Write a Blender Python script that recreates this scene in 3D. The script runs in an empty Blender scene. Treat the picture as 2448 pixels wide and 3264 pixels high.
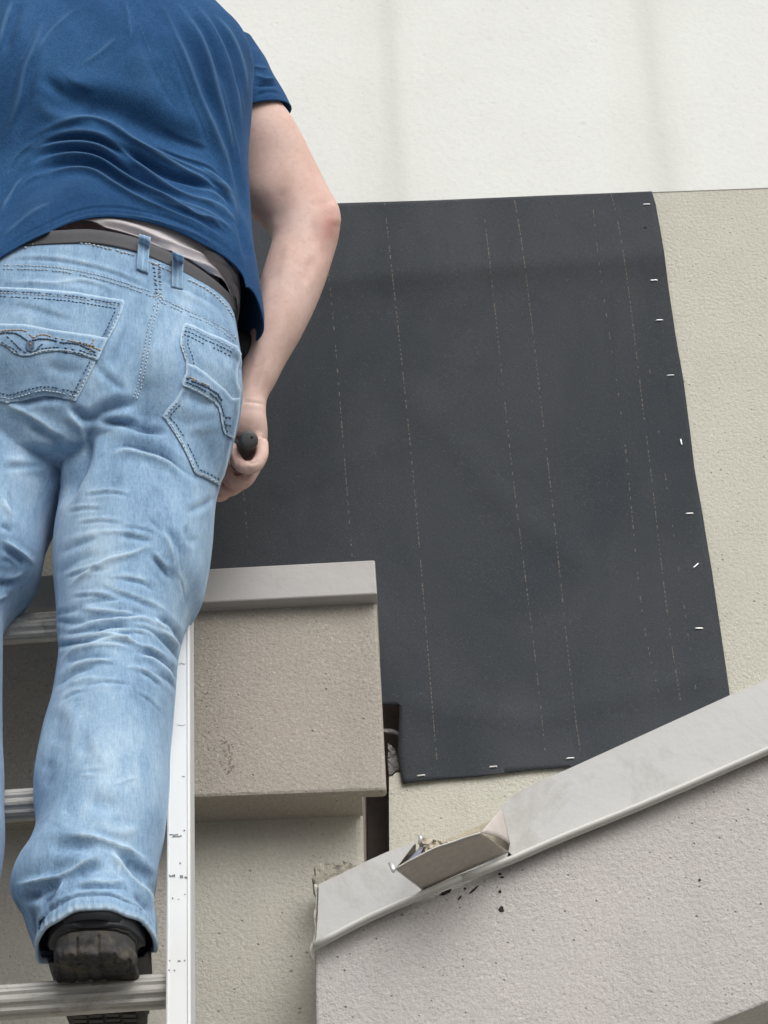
import bpy, bmesh, math, random
import numpy as np
from mathutils import Vector, Matrix
from mathutils.bvhtree import BVHTree

SC = bpy.context.scene
COL = SC.collection
random.seed(7)
RNG = np.random.default_rng(7)

# ------------------------------------------------------------------ camera
W, H = 2448.0, 3264.0
F = 8000.0
PITCH = math.radians(34.6)
ROLL = math.radians(2.5)
EYE = np.array([0.0, 0.0, 1.6])
_u0 = np.array([0, -math.sin(PITCH), math.cos(PITCH)])
_r0 = np.array([1.0, 0, 0])
CF = np.array([0, math.cos(PITCH), math.sin(PITCH)])
CR = math.cos(ROLL) * _r0 - math.sin(ROLL) * _u0
CU = math.sin(ROLL) * _r0 + math.cos(ROLL) * _u0

cam_d = bpy.data.cameras.new('camera')
cam = bpy.data.objects.new('camera', cam_d)
COL.objects.link(cam)
cam_d.sensor_fit = 'VERTICAL'
cam_d.sensor_height = 24.0
cam_d.lens = F / H * 24.0
cam_d.clip_start = 0.05
cam_d.clip_end = 2000
M4 = Matrix(((CR[0], CU[0], -CF[0], EYE[0]), (CR[1], CU[1], -CF[1], EYE[1]), (CR[2], CU[2], -CF[2], EYE[2]), (0, 0, 0, 1)))
cam.matrix_world = M4
SC.camera = cam

# ------------------------------------------------------------------ light
SUN_EL, SUN_AZ = math.radians(44), math.radians(155)    # azimuth measured from +y clockwise
world = bpy.data.worlds.new('World')
SC.world = world
world.use_nodes = True
nt = world.node_tree
bg = nt.nodes['Background']
sky = nt.nodes.new('ShaderNodeTexSky')
sky.sky_type = 'NISHITA'
sky.sun_disc = False
sky.sun_elevation = SUN_EL
sky.sun_rotation = SUN_AZ
sky.dust_density = 6.0
sky.air_density = 1.0
hs = nt.nodes.new('ShaderNodeHueSaturation')
hs.inputs['Saturation'].default_value = 0.18
nt.links.new(sky.outputs[0], hs.inputs['Color'])
nt.links.new(hs.outputs[0], bg.inputs['Color'])
bg.inputs['Strength'].default_value = 0.11
sun_d = bpy.data.lights.new('sun', 'SUN')
sun_d.energy = 1.5
sun_d.angle = math.radians(60)
sun_d.color = (1.0, 0.97, 0.92)
sun = bpy.data.objects.new('sun', sun_d)
COL.objects.link(sun)
sdir = Vector((math.sin(SUN_AZ) * math.cos(SUN_EL), math.cos(SUN_AZ) * math.cos(SUN_EL), math.sin(SUN_EL)))
sun.rotation_euler = sdir.to_track_quat('Z', 'Y').to_euler()
SC.view_settings.view_transform = 'Standard'
SC.view_settings.look = 'None'
SC.view_settings.gamma = 1.0
SC.view_settings.use_curve_mapping = False
SC.view_settings.exposure = 0.0


# ------------------------------------------------------------------ projection helpers
def ray(px, py):
    d = CF * F + CR * (px - W / 2) + CU * (H / 2 - py)
    return d / np.linalg.norm(d)


def P(px, py, Y):
    d = ray(px, py)
    return EYE + d * (Y - EYE[1]) / d[1]


def Ppl(px, py, p0, n):
    d = ray(px, py)
    return EYE + d * (np.dot(p0 - EYE, n) / np.dot(d, n))


def proj(V):
    v = V - EYE
    z = v @ CF
    return W / 2 + F * (v @ CR) / z, H / 2 - F * (v @ CU) / z


def crop(ox, oy, s):
    return lambda pts: [(ox + x * s, oy + y * s) for x, y in pts]


c1 = crop(0, 0, 0.7233)
c2 = crop(0, 650, 0.5425)
c3 = crop(0, 1600, 0.4219)
c4 = crop(0, 2350, 0.4219)
c7 = crop(0, 600, 0.5124)
c8 = crop(0, 850, 0.2713)
c9 = crop(400, 950, 0.2939)


# ------------------------------------------------------------------ object helpers
def tagged(o, label=None, cat=None, group=None, kind=None):
    if label: o['label'] = label
    if cat: o['category'] = cat
    if group: o['group'] = group
    if kind: o['kind'] = kind
    return o


def empty(name, loc, label, cat, group=None):
    o = bpy.data.objects.new(name, None)
    o.empty_display_size = 0.1
    COL.objects.link(o)
    o.location = loc
    return tagged(o, label, cat, group)


def wloc(o):
    v = Vector((0, 0, 0))
    while o is not None:
        v += o.location
        o = o.parent
    return np.array(v)


def mobj(name, V, Fc, mat, parent=None, smooth=True, attrs=None, loc=None):
    """one mesh object; V in world metres"""
    V = np.asarray(V, dtype=np.float64)
    base = np.array(loc) if loc is not None else np.zeros(3)
    pw = wloc(parent) if parent is not None else np.zeros(3)
    me = bpy.data.meshes.new(name)
    Vl = V - base - (pw if loc is None else 0)
    if isinstance(Fc, np.ndarray) and Fc.ndim == 2:
        k = Fc.shape[1]
        me.vertices.add(len(Vl))
        me.vertices.foreach_set('co', Vl.astype(np.float32).ravel())
        me.loops.add(Fc.size)
        me.loops.foreach_set('vertex_index', Fc.astype(np.int32).ravel())
        me.polygons.add(len(Fc))
        me.polygons.foreach_set('loop_start', np.arange(0, Fc.size, k, dtype=np.int32))
        me.update(calc_edges=True)
    else:
        me.from_pydata([tuple(v) for v in Vl], [], [tuple(int(i) for i in f) for f in Fc])
        me.update()
    me.validate()
    me.polygons.foreach_set('use_smooth', [smooth] * len(me.polygons))
    if attrs:
        for k_, a in attrs.items():
            at = me.attributes.new(k_, 'FLOAT', 'POINT')
            if len(a) == len(me.vertices):
                at.data.foreach_set('value', np.asarray(a, dtype=np.float32))
    if mat: me.materials.append(mat)
    o = bpy.data.objects.new(name, me)
    COL.objects.link(o)
    if parent is not None: o.parent = parent
    if loc is not None: o.location = Vector(base - pw)
    return o


def bevel(o, w, seg=2):
    m = o.modifiers.new('bevel', 'BEVEL')
    m.width = w
    m.segments = seg
    m.limit_method = 'ANGLE'
    m.angle_limit = math.radians(40)
    return o


def prism(poly3, vec):
    n = len(poly3)
    A = np.array(poly3)
    V = np.vstack([A, A + np.array(vec)])
    Fc = [tuple(range(n)), tuple(range(2 * n - 1, n - 1, -1))]
    for i in range(n):
        j = (i + 1) % n
        Fc.append((j, i, n + i, n + j))
    return V, Fc


def fixn(o):
    bm = bmesh.new()
    bm.from_mesh(o.data)
    bmesh.ops.recalc_face_normals(bm, faces=bm.faces)
    bm.to_mesh(o.data)
    bm.free()
    return o


def slab(name, pts, Y, th, mat, parent=None, bev=0.004, smooth=False, loc=None):
    V, Fc = prism([P(x, y, Y) for x, y in pts], (0, th, 0))
    o = mobj(name, V, Fc, mat, parent, smooth, loc=loc)
    fixn(o)
    if bev: bevel(o, bev)
    return o


def box(x0, x1, y0, y1, z0, z1):
    V = np.array([(x, y, z) for z in (z0, z1) for y in (y0, y1) for x in (x0, x1)], float)
    Fc = [(0, 2, 3, 1), (4, 5, 7, 6), (0, 1, 5, 4), (2, 6, 7, 3), (0, 4, 6, 2), (1, 3, 7, 5)]
    return V, Fc


def join(parts):
    Vs, Fs, n = [], [], 0
    for V, Fc in parts:
        Vs.append(np.asarray(V, float))
        Fs += [tuple(int(i) + n for i in f) for f in Fc]
        n += len(V)
    return np.vstack(Vs), Fs


# ------------------------------------------------------------------ curves, lofts, tubes
def catmull(P_, n):
    P_ = np.asarray(P_, float)
    if len(P_) == 2:
        t = np.linspace(0, 1, n)[:, None]
        return P_[0] * (1 - t) + P_[1] * t
    d = np.r_[0, np.cumsum(np.sqrt(np.sum(np.diff(P_[:, :(3 if P_.shape[1] > 2 else 2)], axis=0) ** 2, 1)) ** 0.8 + 1e-9)]
    T = np.gradient(P_, d, axis=0)
    s = np.linspace(0, d[-1], n)
    k = np.clip(np.searchsorted(d, s, side='right') - 1, 0, len(P_) - 2)
    h = (d[k + 1] - d[k])[:, None]
    u = ((s - d[k])[:, None]) / h
    return (2 * u**3 - 3 * u**2 + 1) * P_[k] + (u**3 - 2 * u**2 + u) * h * T[k] + (-2 * u**3 + 3 * u**2) * P_[k + 1] + (u**3 - u**2) * h * T[k + 1]


def loft(rows, nv=80, nu=64, cap=True, tsign=1.0, sq=2.0):
    """rows: (xl, yl, xr, yr, Y, b, h [,dY right-left]) -> grid of rings"""
    L = np.array([P(r[0], r[1], r[4] - (r[7] / 2 if len(r) > 7 else 0)) for r in rows])
    R = np.array([P(r[2], r[3], r[4] + (r[7] / 2 if len(r) > 7 else 0)) for r in rows])
    B = np.array([[r[5], r[6]] for r in rows])
    D = catmull(np.hstack([(L + R) / 2, (R - L) / 2, B]), nv)
    C, A, b, h = D[:, :3], D[:, 3:6], D[:, 6], D[:, 7]
    T = np.gradient(C, axis=0)
    T /= np.linalg.norm(T, axis=1)[:, None]
    m = np.cross(T, A)
    m /= np.linalg.norm(m, axis=1)[:, None]
    m *= np.sign(-(m @ CF))[:, None]          # towards the viewer side
    phi = np.linspace(0, 2 * np.pi, nu, endpoint=False)
    cs, sn = np.cos(phi), np.sin(phi)
    if sq != 2.0:
        cs = np.sign(cs) * np.abs(cs) ** (2 / sq)
        sn = np.sign(sn) * np.abs(sn) ** (2 / sq)
    up = np.array([0, 0, 1.0])
    V = C[:, None] + A[:, None] * cs[None, :, None] + (m * b[:, None] + up * h[:, None])[:, None] * sn[None, :, None]
    V = V.reshape(-1, 3)
    i = np.arange(nv - 1)[:, None] * nu
    j = np.arange(nu)[None]
    jn = (j + 1) % nu
    Fq = np.stack([i + j, i + jn, i + nu + jn, i + nu + j], -1).reshape(-1, 4)
    # outward check
    a_, b_, c_ = V[Fq[0, 0]], V[Fq[0, 1]], V[Fq[0, 3]]
    if np.dot(np.cross(b_ - a_, c_ - a_), a_ - C[0]) < 0:
        Fq = Fq[:, ::-1]
    Fl = [tuple(q) for q in Fq]
    if cap:
        n = len(V)
        V = np.vstack([V, C[0], C[-1]])
        for q in range(nu):
            Fl.append((n, (q + 1) % nu, q))
            Fl.append((n + 1, (nv - 1) * nu + q, (nv - 1) * nu + (q + 1) % nu))
        return V, Fl
    return V, Fq


def tube(pts, rad, nu=12, cap=True, flat=1.0):
    """round tube through 3D points, radii per point"""
    pts = np.asarray(pts, float)
    rad = np.asarray(rad, float) if np.ndim(rad) else np.full(len(pts), rad)
    T = np.gradient(pts, axis=0)
    T /= (np.linalg.norm(T, axis=1)[:, None] + 1e-12)
    u = np.cross(T[0], (0.13, 0.21, 0.97))
    if np.linalg.norm(u) < 1e-3: u = np.cross(T[0], (1, 0, 0))
    u /= np.linalg.norm(u)
    V = []
    ph = np.linspace(0, 2 * np.pi, nu, endpoint=False)
    for p, t, r in zip(pts, T, rad):
        u = u - t * np.dot(u, t)
        u /= np.linalg.norm(u)
        w = np.cross(t, u)
        V.append(p + r * (np.cos(ph)[:, None] * u + flat * np.sin(ph)[:, None] * w))
    V = np.vstack(V)
    n = len(pts)
    Fl = []
    for i in range(n - 1):
        for j in range(nu):
            k = (j + 1) % nu
            Fl.append((i * nu + j, i * nu + k, (i + 1) * nu + k, (i + 1) * nu + j))
    if cap:
        Fl.append(tuple(range(nu - 1, -1, -1)))
        Fl.append(tuple(range((n - 1) * nu, n * nu)))
    return V, Fl


def chain(pts, rad, n=24, nu=16):
    """smooth closed tube with round ends for fingers and limbs"""
    D = catmull(np.hstack([np.asarray(pts, float), np.asarray(rad, float)[:, None]]), n)
    p, r = D[:, :3], D[:, 3]
    t0 = p[0] - p[1]; t0 /= np.linalg.norm(t0)
    t1 = p[-1] - p[-2]; t1 /= np.linalg.norm(t1)
    pre = [(p[0] + t0 * r[0] * math.sin(a), r[0] * math.cos(a)) for a in (1.35, 1.0, 0.5)]
    post = [(p[-1] + t1 * r[-1] * math.sin(a), r[-1] * math.cos(a)) for a in (0.5, 1.0, 1.35)]
    pp = [q[0] for q in pre] + list(p) + [q[0] for q in post]
    rr = [q[1] for q in pre] + list(r) + [q[1] for q in post]
    return tube(pp, rr, nu)


def ellipsoid(c, r, rot=None, n=24):
    th = np.linspace(0, np.pi, n // 2 + 1)
    ph = np.linspace(0, 2 * np.pi, n, endpoint=False)
    V = [(0, 0, 1)]
    for t in th[1:-1]:
        for p in ph: V.append((math.sin(t) * math.cos(p), math.sin(t) * math.sin(p), math.cos(t)))
    V.append((0, 0, -1))
    V = np.array(V) * np.array(r)
    if rot is not None: V = V @ np.array(rot).T
    V = V + np.array(c)
    Fl = []
    for j in range(n): Fl.append((0, 1 + j, 1 + (j + 1) % n))
    m = n // 2 - 1
    for i in range(m - 1):
        for j in range(n):
            a, b = 1 + i * n + j, 1 + i * n + (j + 1) % n
            Fl.append((a, a + n, b + n, b))
    last = len(V) - 1
    for j in range(n): Fl.append((last, 1 + (m - 1) * n + (j + 1) % n, 1 + (m - 1) * n + j))
    return V, Fl


def remesh(parts, voxel, smooth_it=4, factor=0.5):
    V, Fl = join(parts)
    o = mobj('tmp', V, Fl, None)
    fixn(o)
    m = o.modifiers.new('r', 'REMESH')
    m.mode = 'VOXEL'
    m.voxel_size = voxel
    s = o.modifiers.new('s', 'SMOOTH')
    s.iterations = smooth_it
    s.factor = factor
    dg = bpy.context.evaluated_depsgraph_get()
    me = bpy.data.meshes.new_from_object(o.evaluated_get(dg))
    nV = len(me.vertices)
    V = np.empty(nV * 3, np.float32)
    me.vertices.foreach_get('co', V)
    V = V.reshape(-1, 3).astype(np.float64)
    nl = len(me.loops)
    L = np.empty(nl, np.int32)
    me.loops.foreach_get('vertex_index', L)
    Fq = L.reshape(-1, 4)
    bpy.data.objects.remove(o)
    bpy.data.meshes.remove(me)
    return V, Fq


def vnormals(V, Fq):
    a, b, c, d = (V[Fq[:, i]] for i in range(4))
    n = np.cross(c - a, d - b)
    N = np.zeros_like(V)
    for i in range(4):
        for k in range(3):
            N[:, k] += np.bincount(Fq[:, i], weights=n[:, k], minlength=len(V))
    N /= (np.linalg.norm(N, axis=1)[:, None] + 1e-12)
    return N


def sst(x, a, b):
    t = np.clip((x - a) / (b - a), 0, 1)
    return t * t * (3 - 2 * t)


def seg_dist(px, py, poly):
    """distance to a polyline, arc parameter 0..1, signed side"""
    best = np.full(len(px), 1e9)
    par = np.zeros(len(px))
    sgn = np.zeros(len(px))
    L = np.sqrt(np.sum(np.diff(poly, axis=0) ** 2, 1))
    cum = np.r_[0, np.cumsum(L)]
    for i in range(len(poly) - 1):
        ax, ay = poly[i]
        bx, by = poly[i + 1]
        dx, dy = bx - ax, by - ay
        l2 = dx * dx + dy * dy + 1e-9
        t = np.clip(((px - ax) * dx + (py - ay) * dy) / l2, 0, 1)
        ex, ey = px - ax - t * dx, py - ay - t * dy
        d = np.hypot(ex, ey)
        k = d < best
        best[k] = d[k]
        par[k] = (cum[i] + t[k] * L[i]) / cum[-1]
        sgn[k] = np.sign(ex[k] * -dy + ey[k] * dx)
    return best, par, sgn


def sculpt(V, Fq, strokes, blobs=(), facing=(0.02, 0.25), region=None):
    """raise ridges and press creases along strokes; returns new verts and wear"""
    N = vnormals(V, Fq)
    px, py = proj(V)
    vd = V - EYE
    vd /= np.linalg.norm(vd, axis=1)[:, None]
    face = sst(-(N * vd).sum(1), *facing)
    disp = np.zeros(len(V))
    wear_shading = np.zeros(len(V))  # colour tone, lighter along ridges and darker in creases
    for kind, w, amp, pts in strokes:
        poly = catmull(pts, max(3, 5 * (len(pts) - 1)))
        lo, hi = poly.min(0) - 5 * w, poly.max(0) + 5 * w
        k = np.nonzero((px > lo[0]) & (px < hi[0]) & (py > lo[1]) & (py < hi[1]) & (face > 0))[0]
        if len(k) == 0: continue
        d, t, s = seg_dist(px[k], py[k], poly)
        tp = sst(t, -0.02, 0.3) * sst(1 - t, -0.02, 0.3)
        if kind == 'r':        # rounded ridge
            g = np.exp(-(d / w) ** 2) - (0.25 if w < 20 else 0.0) * np.exp(-((d - 2.0 * w) / w) ** 2)
            wr = 0.5 * np.exp(-(d / (0.8 * w)) ** 2)
        elif kind == 's':      # sharp pinched ridge
            g = 1 / (1 + (d / (0.55 * w)) ** 2) - 0.2 * np.exp(-((d - 2.2 * w) / w) ** 2)
            wr = 0.7 * np.exp(-(d / (0.5 * w)) ** 2)
        elif kind == 'v':      # crease with soft shoulders
            if w < 10:
                g = -0.7 / (1 + (d / (0.42 * w)) ** 2) * np.exp(-(d / (2.6 * w)) ** 2) - 0.45 * np.exp(-(d / (1.5 * w)) ** 2) + 0.35 * np.exp(-((d - 2.6 * w) / (1.3 * w)) ** 2)
                wr = -0.5 * np.exp(-(d / (0.7 * w)) ** 2)
            else:
                g = -np.exp(-(d / w) ** 2) + 0.35 * np.exp(-((d - 2.0 * w) / (1.1 * w)) ** 2)
                wr = -0.45 * np.exp(-(d / w) ** 2)
        elif kind == 'f':      # overlapping fold: lip on the + side, drop on the - side
            q = d * s
            g = (np.exp(-((q - 0.9 * w) / w) ** 2) - 1.1 * np.exp(-((q + 0.6 * w) / (0.7 * w)) ** 2))
            wr = 0.4 * np.exp(-((q - 0.8 * w) / (0.7 * w)) ** 2) - 0.4 * np.exp(-((q + 0.6 * w) / (0.7 * w)) ** 2)
        elif kind == 'w':      # wear only
            disp[k] += 0
            wear_shading[k] += amp * np.exp(-(d / w) ** 2) * tp
            continue
        disp[k] += amp * 1e-3 * g * tp * face[k]
        wear_shading[k] += wr * tp * min(1.0, abs(amp) / 4) * min(1.0, (10.0 / w) ** 1.3)
    for cx, cy, rx, ry, amp in blobs:
        g = np.exp(-(((px - cx) / rx) ** 2 + ((py - cy) / ry) ** 2))
        disp += amp * 1e-3 * g * face
    return V + N * disp[:, None], wear_shading


def smooth_noise(V, scale, seed):
    """cheap smooth 3D noise: sum of random plane waves"""
    r = np.random.default_rng(seed)
    out = np.zeros(len(V))
    for _ in range(9):
        k = r.normal(size=3)
        k *= scale * (0.6 + r.random()) / np.linalg.norm(k)
        out += np.sin(V @ k + r.random() * 6.28)
    return out / 4.5


def bvh_of(V, Fq):
    return BVHTree.FromPolygons([Vector(v) for v in V], [tuple(int(i) for i in f) for f in Fq])


def cast(bvh, px, py, Yfall=2.8):
    d = Vector(ray(px, py))
    hit = bvh.ray_cast(Vector(EYE), d)
    if hit[0] is None: return None, None
    n = hit[1]
    if n.dot(d) > 0: n = -n
    return np.array(hit[0]), np.array(n)


def drape_poly(name, poly, bvh, off, mat, parent, grid=9.0, skirt=0.002, rim=0.0, wearf=None, base_off=0.0):
    """cloth patch laid on the surface under the outline poly (px)"""
    bm = bmesh.new()
    vs = [bm.verts.new((x, y, 0)) for x, y in poly]
    bm.faces.new(vs)
    xs = [p[0] for p in poly]
    ys = [p[1] for p in poly]
    x = min(xs) + grid
    while x < max(xs):
        bmesh.ops.bisect_plane(bm, geom=bm.verts[:] + bm.edges[:] + bm.faces[:], plane_co=(x, 0, 0), plane_no=(1, 0, 0))
        x += grid
    y = min(ys) + grid
    while y < max(ys):
        bmesh.ops.bisect_plane(bm, geom=bm.verts[:] + bm.edges[:] + bm.faces[:], plane_co=(0, y, 0), plane_no=(0, 1, 0))
        y += grid
    bm.verts.ensure_lookup_table()
    pc = np.array(list(poly) + [poly[0]], float)
    X = np.array([v.co.x for v in bm.verts])
    Yc = np.array([v.co.y for v in bm.verts])
    d, _, _ = seg_dist(X, Yc, pc)
    wear_shading = np.zeros(len(X))
    bad = []
    for i, v in enumerate(bm.verts):
        h, n = cast(bvh, X[i], Yc[i])
        if h is None:
            bad.append(v)
            continue
        o_ = off - 0.0006 * math.exp(-(d[i] / 5.0)) + rim * math.exp(-((d[i] - 10) / 6.0) ** 2) + base_off
        v.co = Vector(h + n * o_)
        wear_shading[i] = 0.85 * math.exp(-(d[i] / 4.5) ** 2) - 0.25 * math.exp(-((d[i] - 14) / 5) ** 2)
    wl = bm.verts.layers.float.new('wear_shading')
    for i, v in enumerate(bm.verts): v[wl] = wear_shading[i]
    if bad: bmesh.ops.delete(bm, geom=bad, context='VERTS')
    be = [e for e in bm.edges if len(e.link_faces) == 1]
    r = bmesh.ops.extrude_edge_only(bm, edges=be)
    for v in r['geom']:
        if isinstance(v, bmesh.types.BMVert):
            dd = Vector(EYE) - v.co
            v.co -= dd.normalized() * (skirt + off)
            v[wl] = 0.0
    bmesh.ops.recalc_face_normals(bm, faces=bm.faces)
    me = bpy.data.meshes.new(name)
    pw = Vector(wloc(parent)) if parent is not None else Vector((0, 0, 0))
    for v in bm.verts: v.co -= pw
    bm.to_mesh(me)
    bm.free()
    me.polygons.foreach_set('use_smooth', [True] * len(me.polygons))
    me.materials.append(mat)
    o = bpy.data.objects.new(name, me)
    COL.objects.link(o)
    if parent is not None: o.parent = parent
    return o


def resample(pts, step):
    poly = catmull(pts, max(3, 8 * (len(pts) - 1)))
    L = np.r_[0, np.cumsum(np.sqrt(np.sum(np.diff(poly, axis=0) ** 2, 1)))]
    n = max(2, int(L[-1] / step) + 1)
    s = np.linspace(0, L[-1], n)
    return np.stack([np.interp(s, L, poly[:, 0]), np.interp(s, L, poly[:, 1])], 1)


def dashes(bvh, pts, step=11.0, length=7.0, r=0.0007, off=0.0006, jit=0.12):
    """small stitches along a px polyline"""
    out = []
    pp = resample(pts, step)
    for i in range(len(pp) - 1):
        if RNG.random() < 0.10: continue
        a = pp[i] + RNG.normal(0, 0.6, 2)
        t = pp[i + 1] - pp[i]
        t = t / (np.linalg.norm(t) + 1e-9)
        l = length * (1 + RNG.uniform(-jit, jit))
        h0, n0 = cast(bvh, *a)
        h1, n1 = cast(bvh, *(a + t * l))
        if h0 is None or h1 is None or np.linalg.norm(h0 - h1) > 0.012: continue
        V, Fl = tube([h0 + n0 * (off - r), (h0 + h1) / 2 + n0 * (off + r * 0.5), h1 + n1 * (off - r)], r, 5)
        out.append((V, Fl))
    return out


def drape_tube(bvh, pts, r, off=0.0, step=8.0):
    out = []
    for q in resample(pts, step):
        h, n = cast(bvh, *q)
        if h is not None: out.append(h + n * off)
    return tube(out, r, 6) if len(out) > 2 else None


# ------------------------------------------------------------------ materials
def new_mat(name):
    m = bpy.data.materials.new(name)
    m.use_nodes = True
    b = m.node_tree.nodes['Principled BSDF']
    return m, m.node_tree, b


class NT:
    def __init__(self, nt): self.nt = nt

    def n(self, t, **kw):
        x = self.nt.nodes.new(t)
        for k, v in kw.items():
            if k.startswith('i_'):
                key = k[2:]
                x.inputs[int(key) if key.isdigit() else key].default_value = v
            else: setattr(x, k, v)
        return x

    def l(self, a, b): self.nt.links.new(a, b)

    def pos(self, scale=(1, 1, 1), rot=(0, 0, 0)):
        g = self.n('ShaderNodeNewGeometry')
        mp = self.n('ShaderNodeMapping')
        mp.inputs['Scale'].default_value = scale
        mp.inputs['Rotation'].default_value = rot
        self.l(g.outputs['Position'], mp.inputs['Vector'])
        return mp.outputs[0]

    def noise(self, vec, scale, detail=4, rough=0.6, dist=0.0):
        x = self.n('ShaderNodeTexNoise')
        x.inputs['Scale'].default_value = scale
        x.inputs['Detail'].default_value = detail
        x.inputs['Roughness'].default_value = rough
        x.inputs['Distortion'].default_value = dist
        self.l(vec, x.inputs['Vector'])
        return x.outputs['Fac']

    def ramp(self, fac, stops):
        r = self.n('ShaderNodeValToRGB')
        el = r.color_ramp.elements
        while len(el) < len(stops): el.new(0.5)
        for e, (p, c) in zip(el, stops):
            e.position = p
            e.color = (c, c, c, 1) if not hasattr(c, '__len__') else (c[0], c[1], c[2], 1)
        self.l(fac, r.inputs[0])
        return r.outputs[0]

    def mix(self, a, b, fac, mode='MIX'):
        m = self.n('ShaderNodeMix', data_type='RGBA', blend_type=mode)
        for s, v in ((0, fac), (6, a), (7, b)):
            if isinstance(v, (int, float)): m.inputs[s].default_value = v
            elif isinstance(v, tuple): m.inputs[s].default_value = (v[0], v[1], v[2], 1)
            else: self.l(v, m.inputs[s])
        return m.outputs[2]

    def math(self, op, a, b=0.0, c=None, clamp=False):
        m = self.n('ShaderNodeMath', operation=op, use_clamp=clamp)
        for s, v in enumerate((a, b) if c is None else (a, b, c)):
            if isinstance(v, (int, float)): m.inputs[s].default_value = v
            else: self.l(v, m.inputs[s])
        return m.outputs[0]

    def bump(self, h, strength, dist, bsdf, prev=None):
        b = self.n('ShaderNodeBump')
        b.inputs['Strength'].default_value = strength
        b.inputs['Distance'].default_value = dist
        self.l(h, b.inputs['Height'])
        if prev is not None: self.l(prev, b.inputs['Normal'])
        self.l(b.outputs[0], bsdf.inputs['Normal'])
        return b.outputs[0]


def stucco(name, col, col2, grain=260.0, bumpd=0.0025, pits=0.5, blotch=0.10, pitscale=55.0, stains=None, rough=0.95, speck=1.0):
    m, nt, b = new_mat(name)
    g = NT(nt)
    p = g.pos()
    big = g.noise(p, 3.5, 5, 0.6, 0.4)
    c = g.mix(col, col2, g.ramp(big, [(0.35, 0.0), (0.68, 1.0)]))
    spk = g.noise(p, grain, 3, 0.75)
    c = g.mix(c, (0, 0, 0), g.ramp(spk, [(0.28, 0.34 * speck), (0.42, 0.05 * speck), (0.6, 0.0)]))
    c = g.mix(c, (1, 0.98, 0.93), g.ramp(spk, [(0.60, 0.0), (0.72, 0.28 * speck)]))
    vor = g.n('ShaderNodeTexVoronoi')
    vor.inputs['Scale'].default_value = pitscale
    vor.inputs['Randomness'].default_value = 1.0
    g.l(p, vor.inputs['Vector'])
    sel = g.n('ShaderNodeSeparateColor')
    g.l(vor.outputs['Color'], sel.inputs[0])
    rad = g.math('MULTIPLY', g.math('POWER', sel.outputs[0], 4.0), 0.26)
    pit = g.math('SUBTRACT', 1.0, g.math('DIVIDE', vor.outputs['Distance'], g.math('ADD', rad, 0.002)), clamp=True)
    if pits > 0:
        c = g.mix(c, (0.10, 0.095, 0.085), g.math('MULTIPLY', pit, pits, clamp=True))
    if stains:
        for x0, w_, s_, dzx in stains:
            sx = g.n('ShaderNodeSeparateXYZ')
            gg = g.n('ShaderNodeNewGeometry')
            g.l(gg.outputs['Position'], sx.inputs[0])
            nz = g.noise(g.pos((1, 1, 0.25)), 9.0, 4, 0.6)
            d = g.math('SUBTRACT', g.math('ADD', sx.outputs[0], g.math('MULTIPLY', g.math('SUBTRACT', nz, 0.5), 0.05)), x0)
            d = g.math('DIVIDE', g.math('ABSOLUTE', d), w_)
            f = g.math('MULTIPLY', g.math('SUBTRACT', 1.0, d, clamp=True), s_)
            c = g.mix(c, (0.42, 0.38, 0.31), f)
    drip = g.noise(g.pos((1, 1, 0.12)), 14.0, 4, 0.6)
    c = g.mix(c, (0.25, 0.23, 0.19), g.ramp(drip, [(0.55, 0.0), (0.8, blotch)]))
    g.l(c, b.inputs['Base Color'])
    b.inputs['Roughness'].default_value = rough
    b.inputs['Specular IOR Level'].default_value = 0.15
    h = g.math('ADD', g.math('MULTIPLY', g.noise(p, grain * 0.8, 3, 0.7), g.math('ADD', 0.5, g.math('MULTIPLY', g.noise(p, 6.0, 4, 0.7), 1.5))), g.math('MULTIPLY', g.noise(p, 22, 3, 0.5), 0.5))
    h = g.math('SUBTRACT', h, g.math('MULTIPLY', pit, 1.2))
    g.bump(h, 0.9, bumpd, b)
    return m


def plain(name, col, rough=0.6, metal=0.0, var=0.12, nscale=30.0, bump=0.0005, spec=0.4, streak=None, dirt=None, sheen=0.0):
    m, nt, b = new_mat(name)
    g = NT(nt)
    p = g.pos(streak if streak else (1, 1, 1))
    n = g.noise(p, nscale, 5, 0.65)
    lo = tuple(c * (1 - var) for c in col)
    hi = tuple(min(1, c * (1 + var)) for c in col)
    c = g.mix(lo, hi, g.ramp(n, [(0.3, 0.0), (0.7, 1.0)]))
    if dirt:
        dn = g.noise(g.pos(), dirt[0], 6, 0.75, 0.5)
        c = g.mix(c, dirt[1], g.ramp(dn, [(dirt[2], 0.0), (dirt[2] + 0.12, dirt[3])]))
    g.l(c, b.inputs['Base Color'])
    b.inputs['Metallic'].default_value = metal
    b.inputs['Roughness'].default_value = rough
    b.inputs['Specular IOR Level'].default_value = spec
    if sheen: b.inputs['Sheen Weight'].default_value = sheen
    if bump: g.bump(g.noise(p, nscale * 6, 4, 0.7), 0.6, bump, b)
    return m


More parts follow.
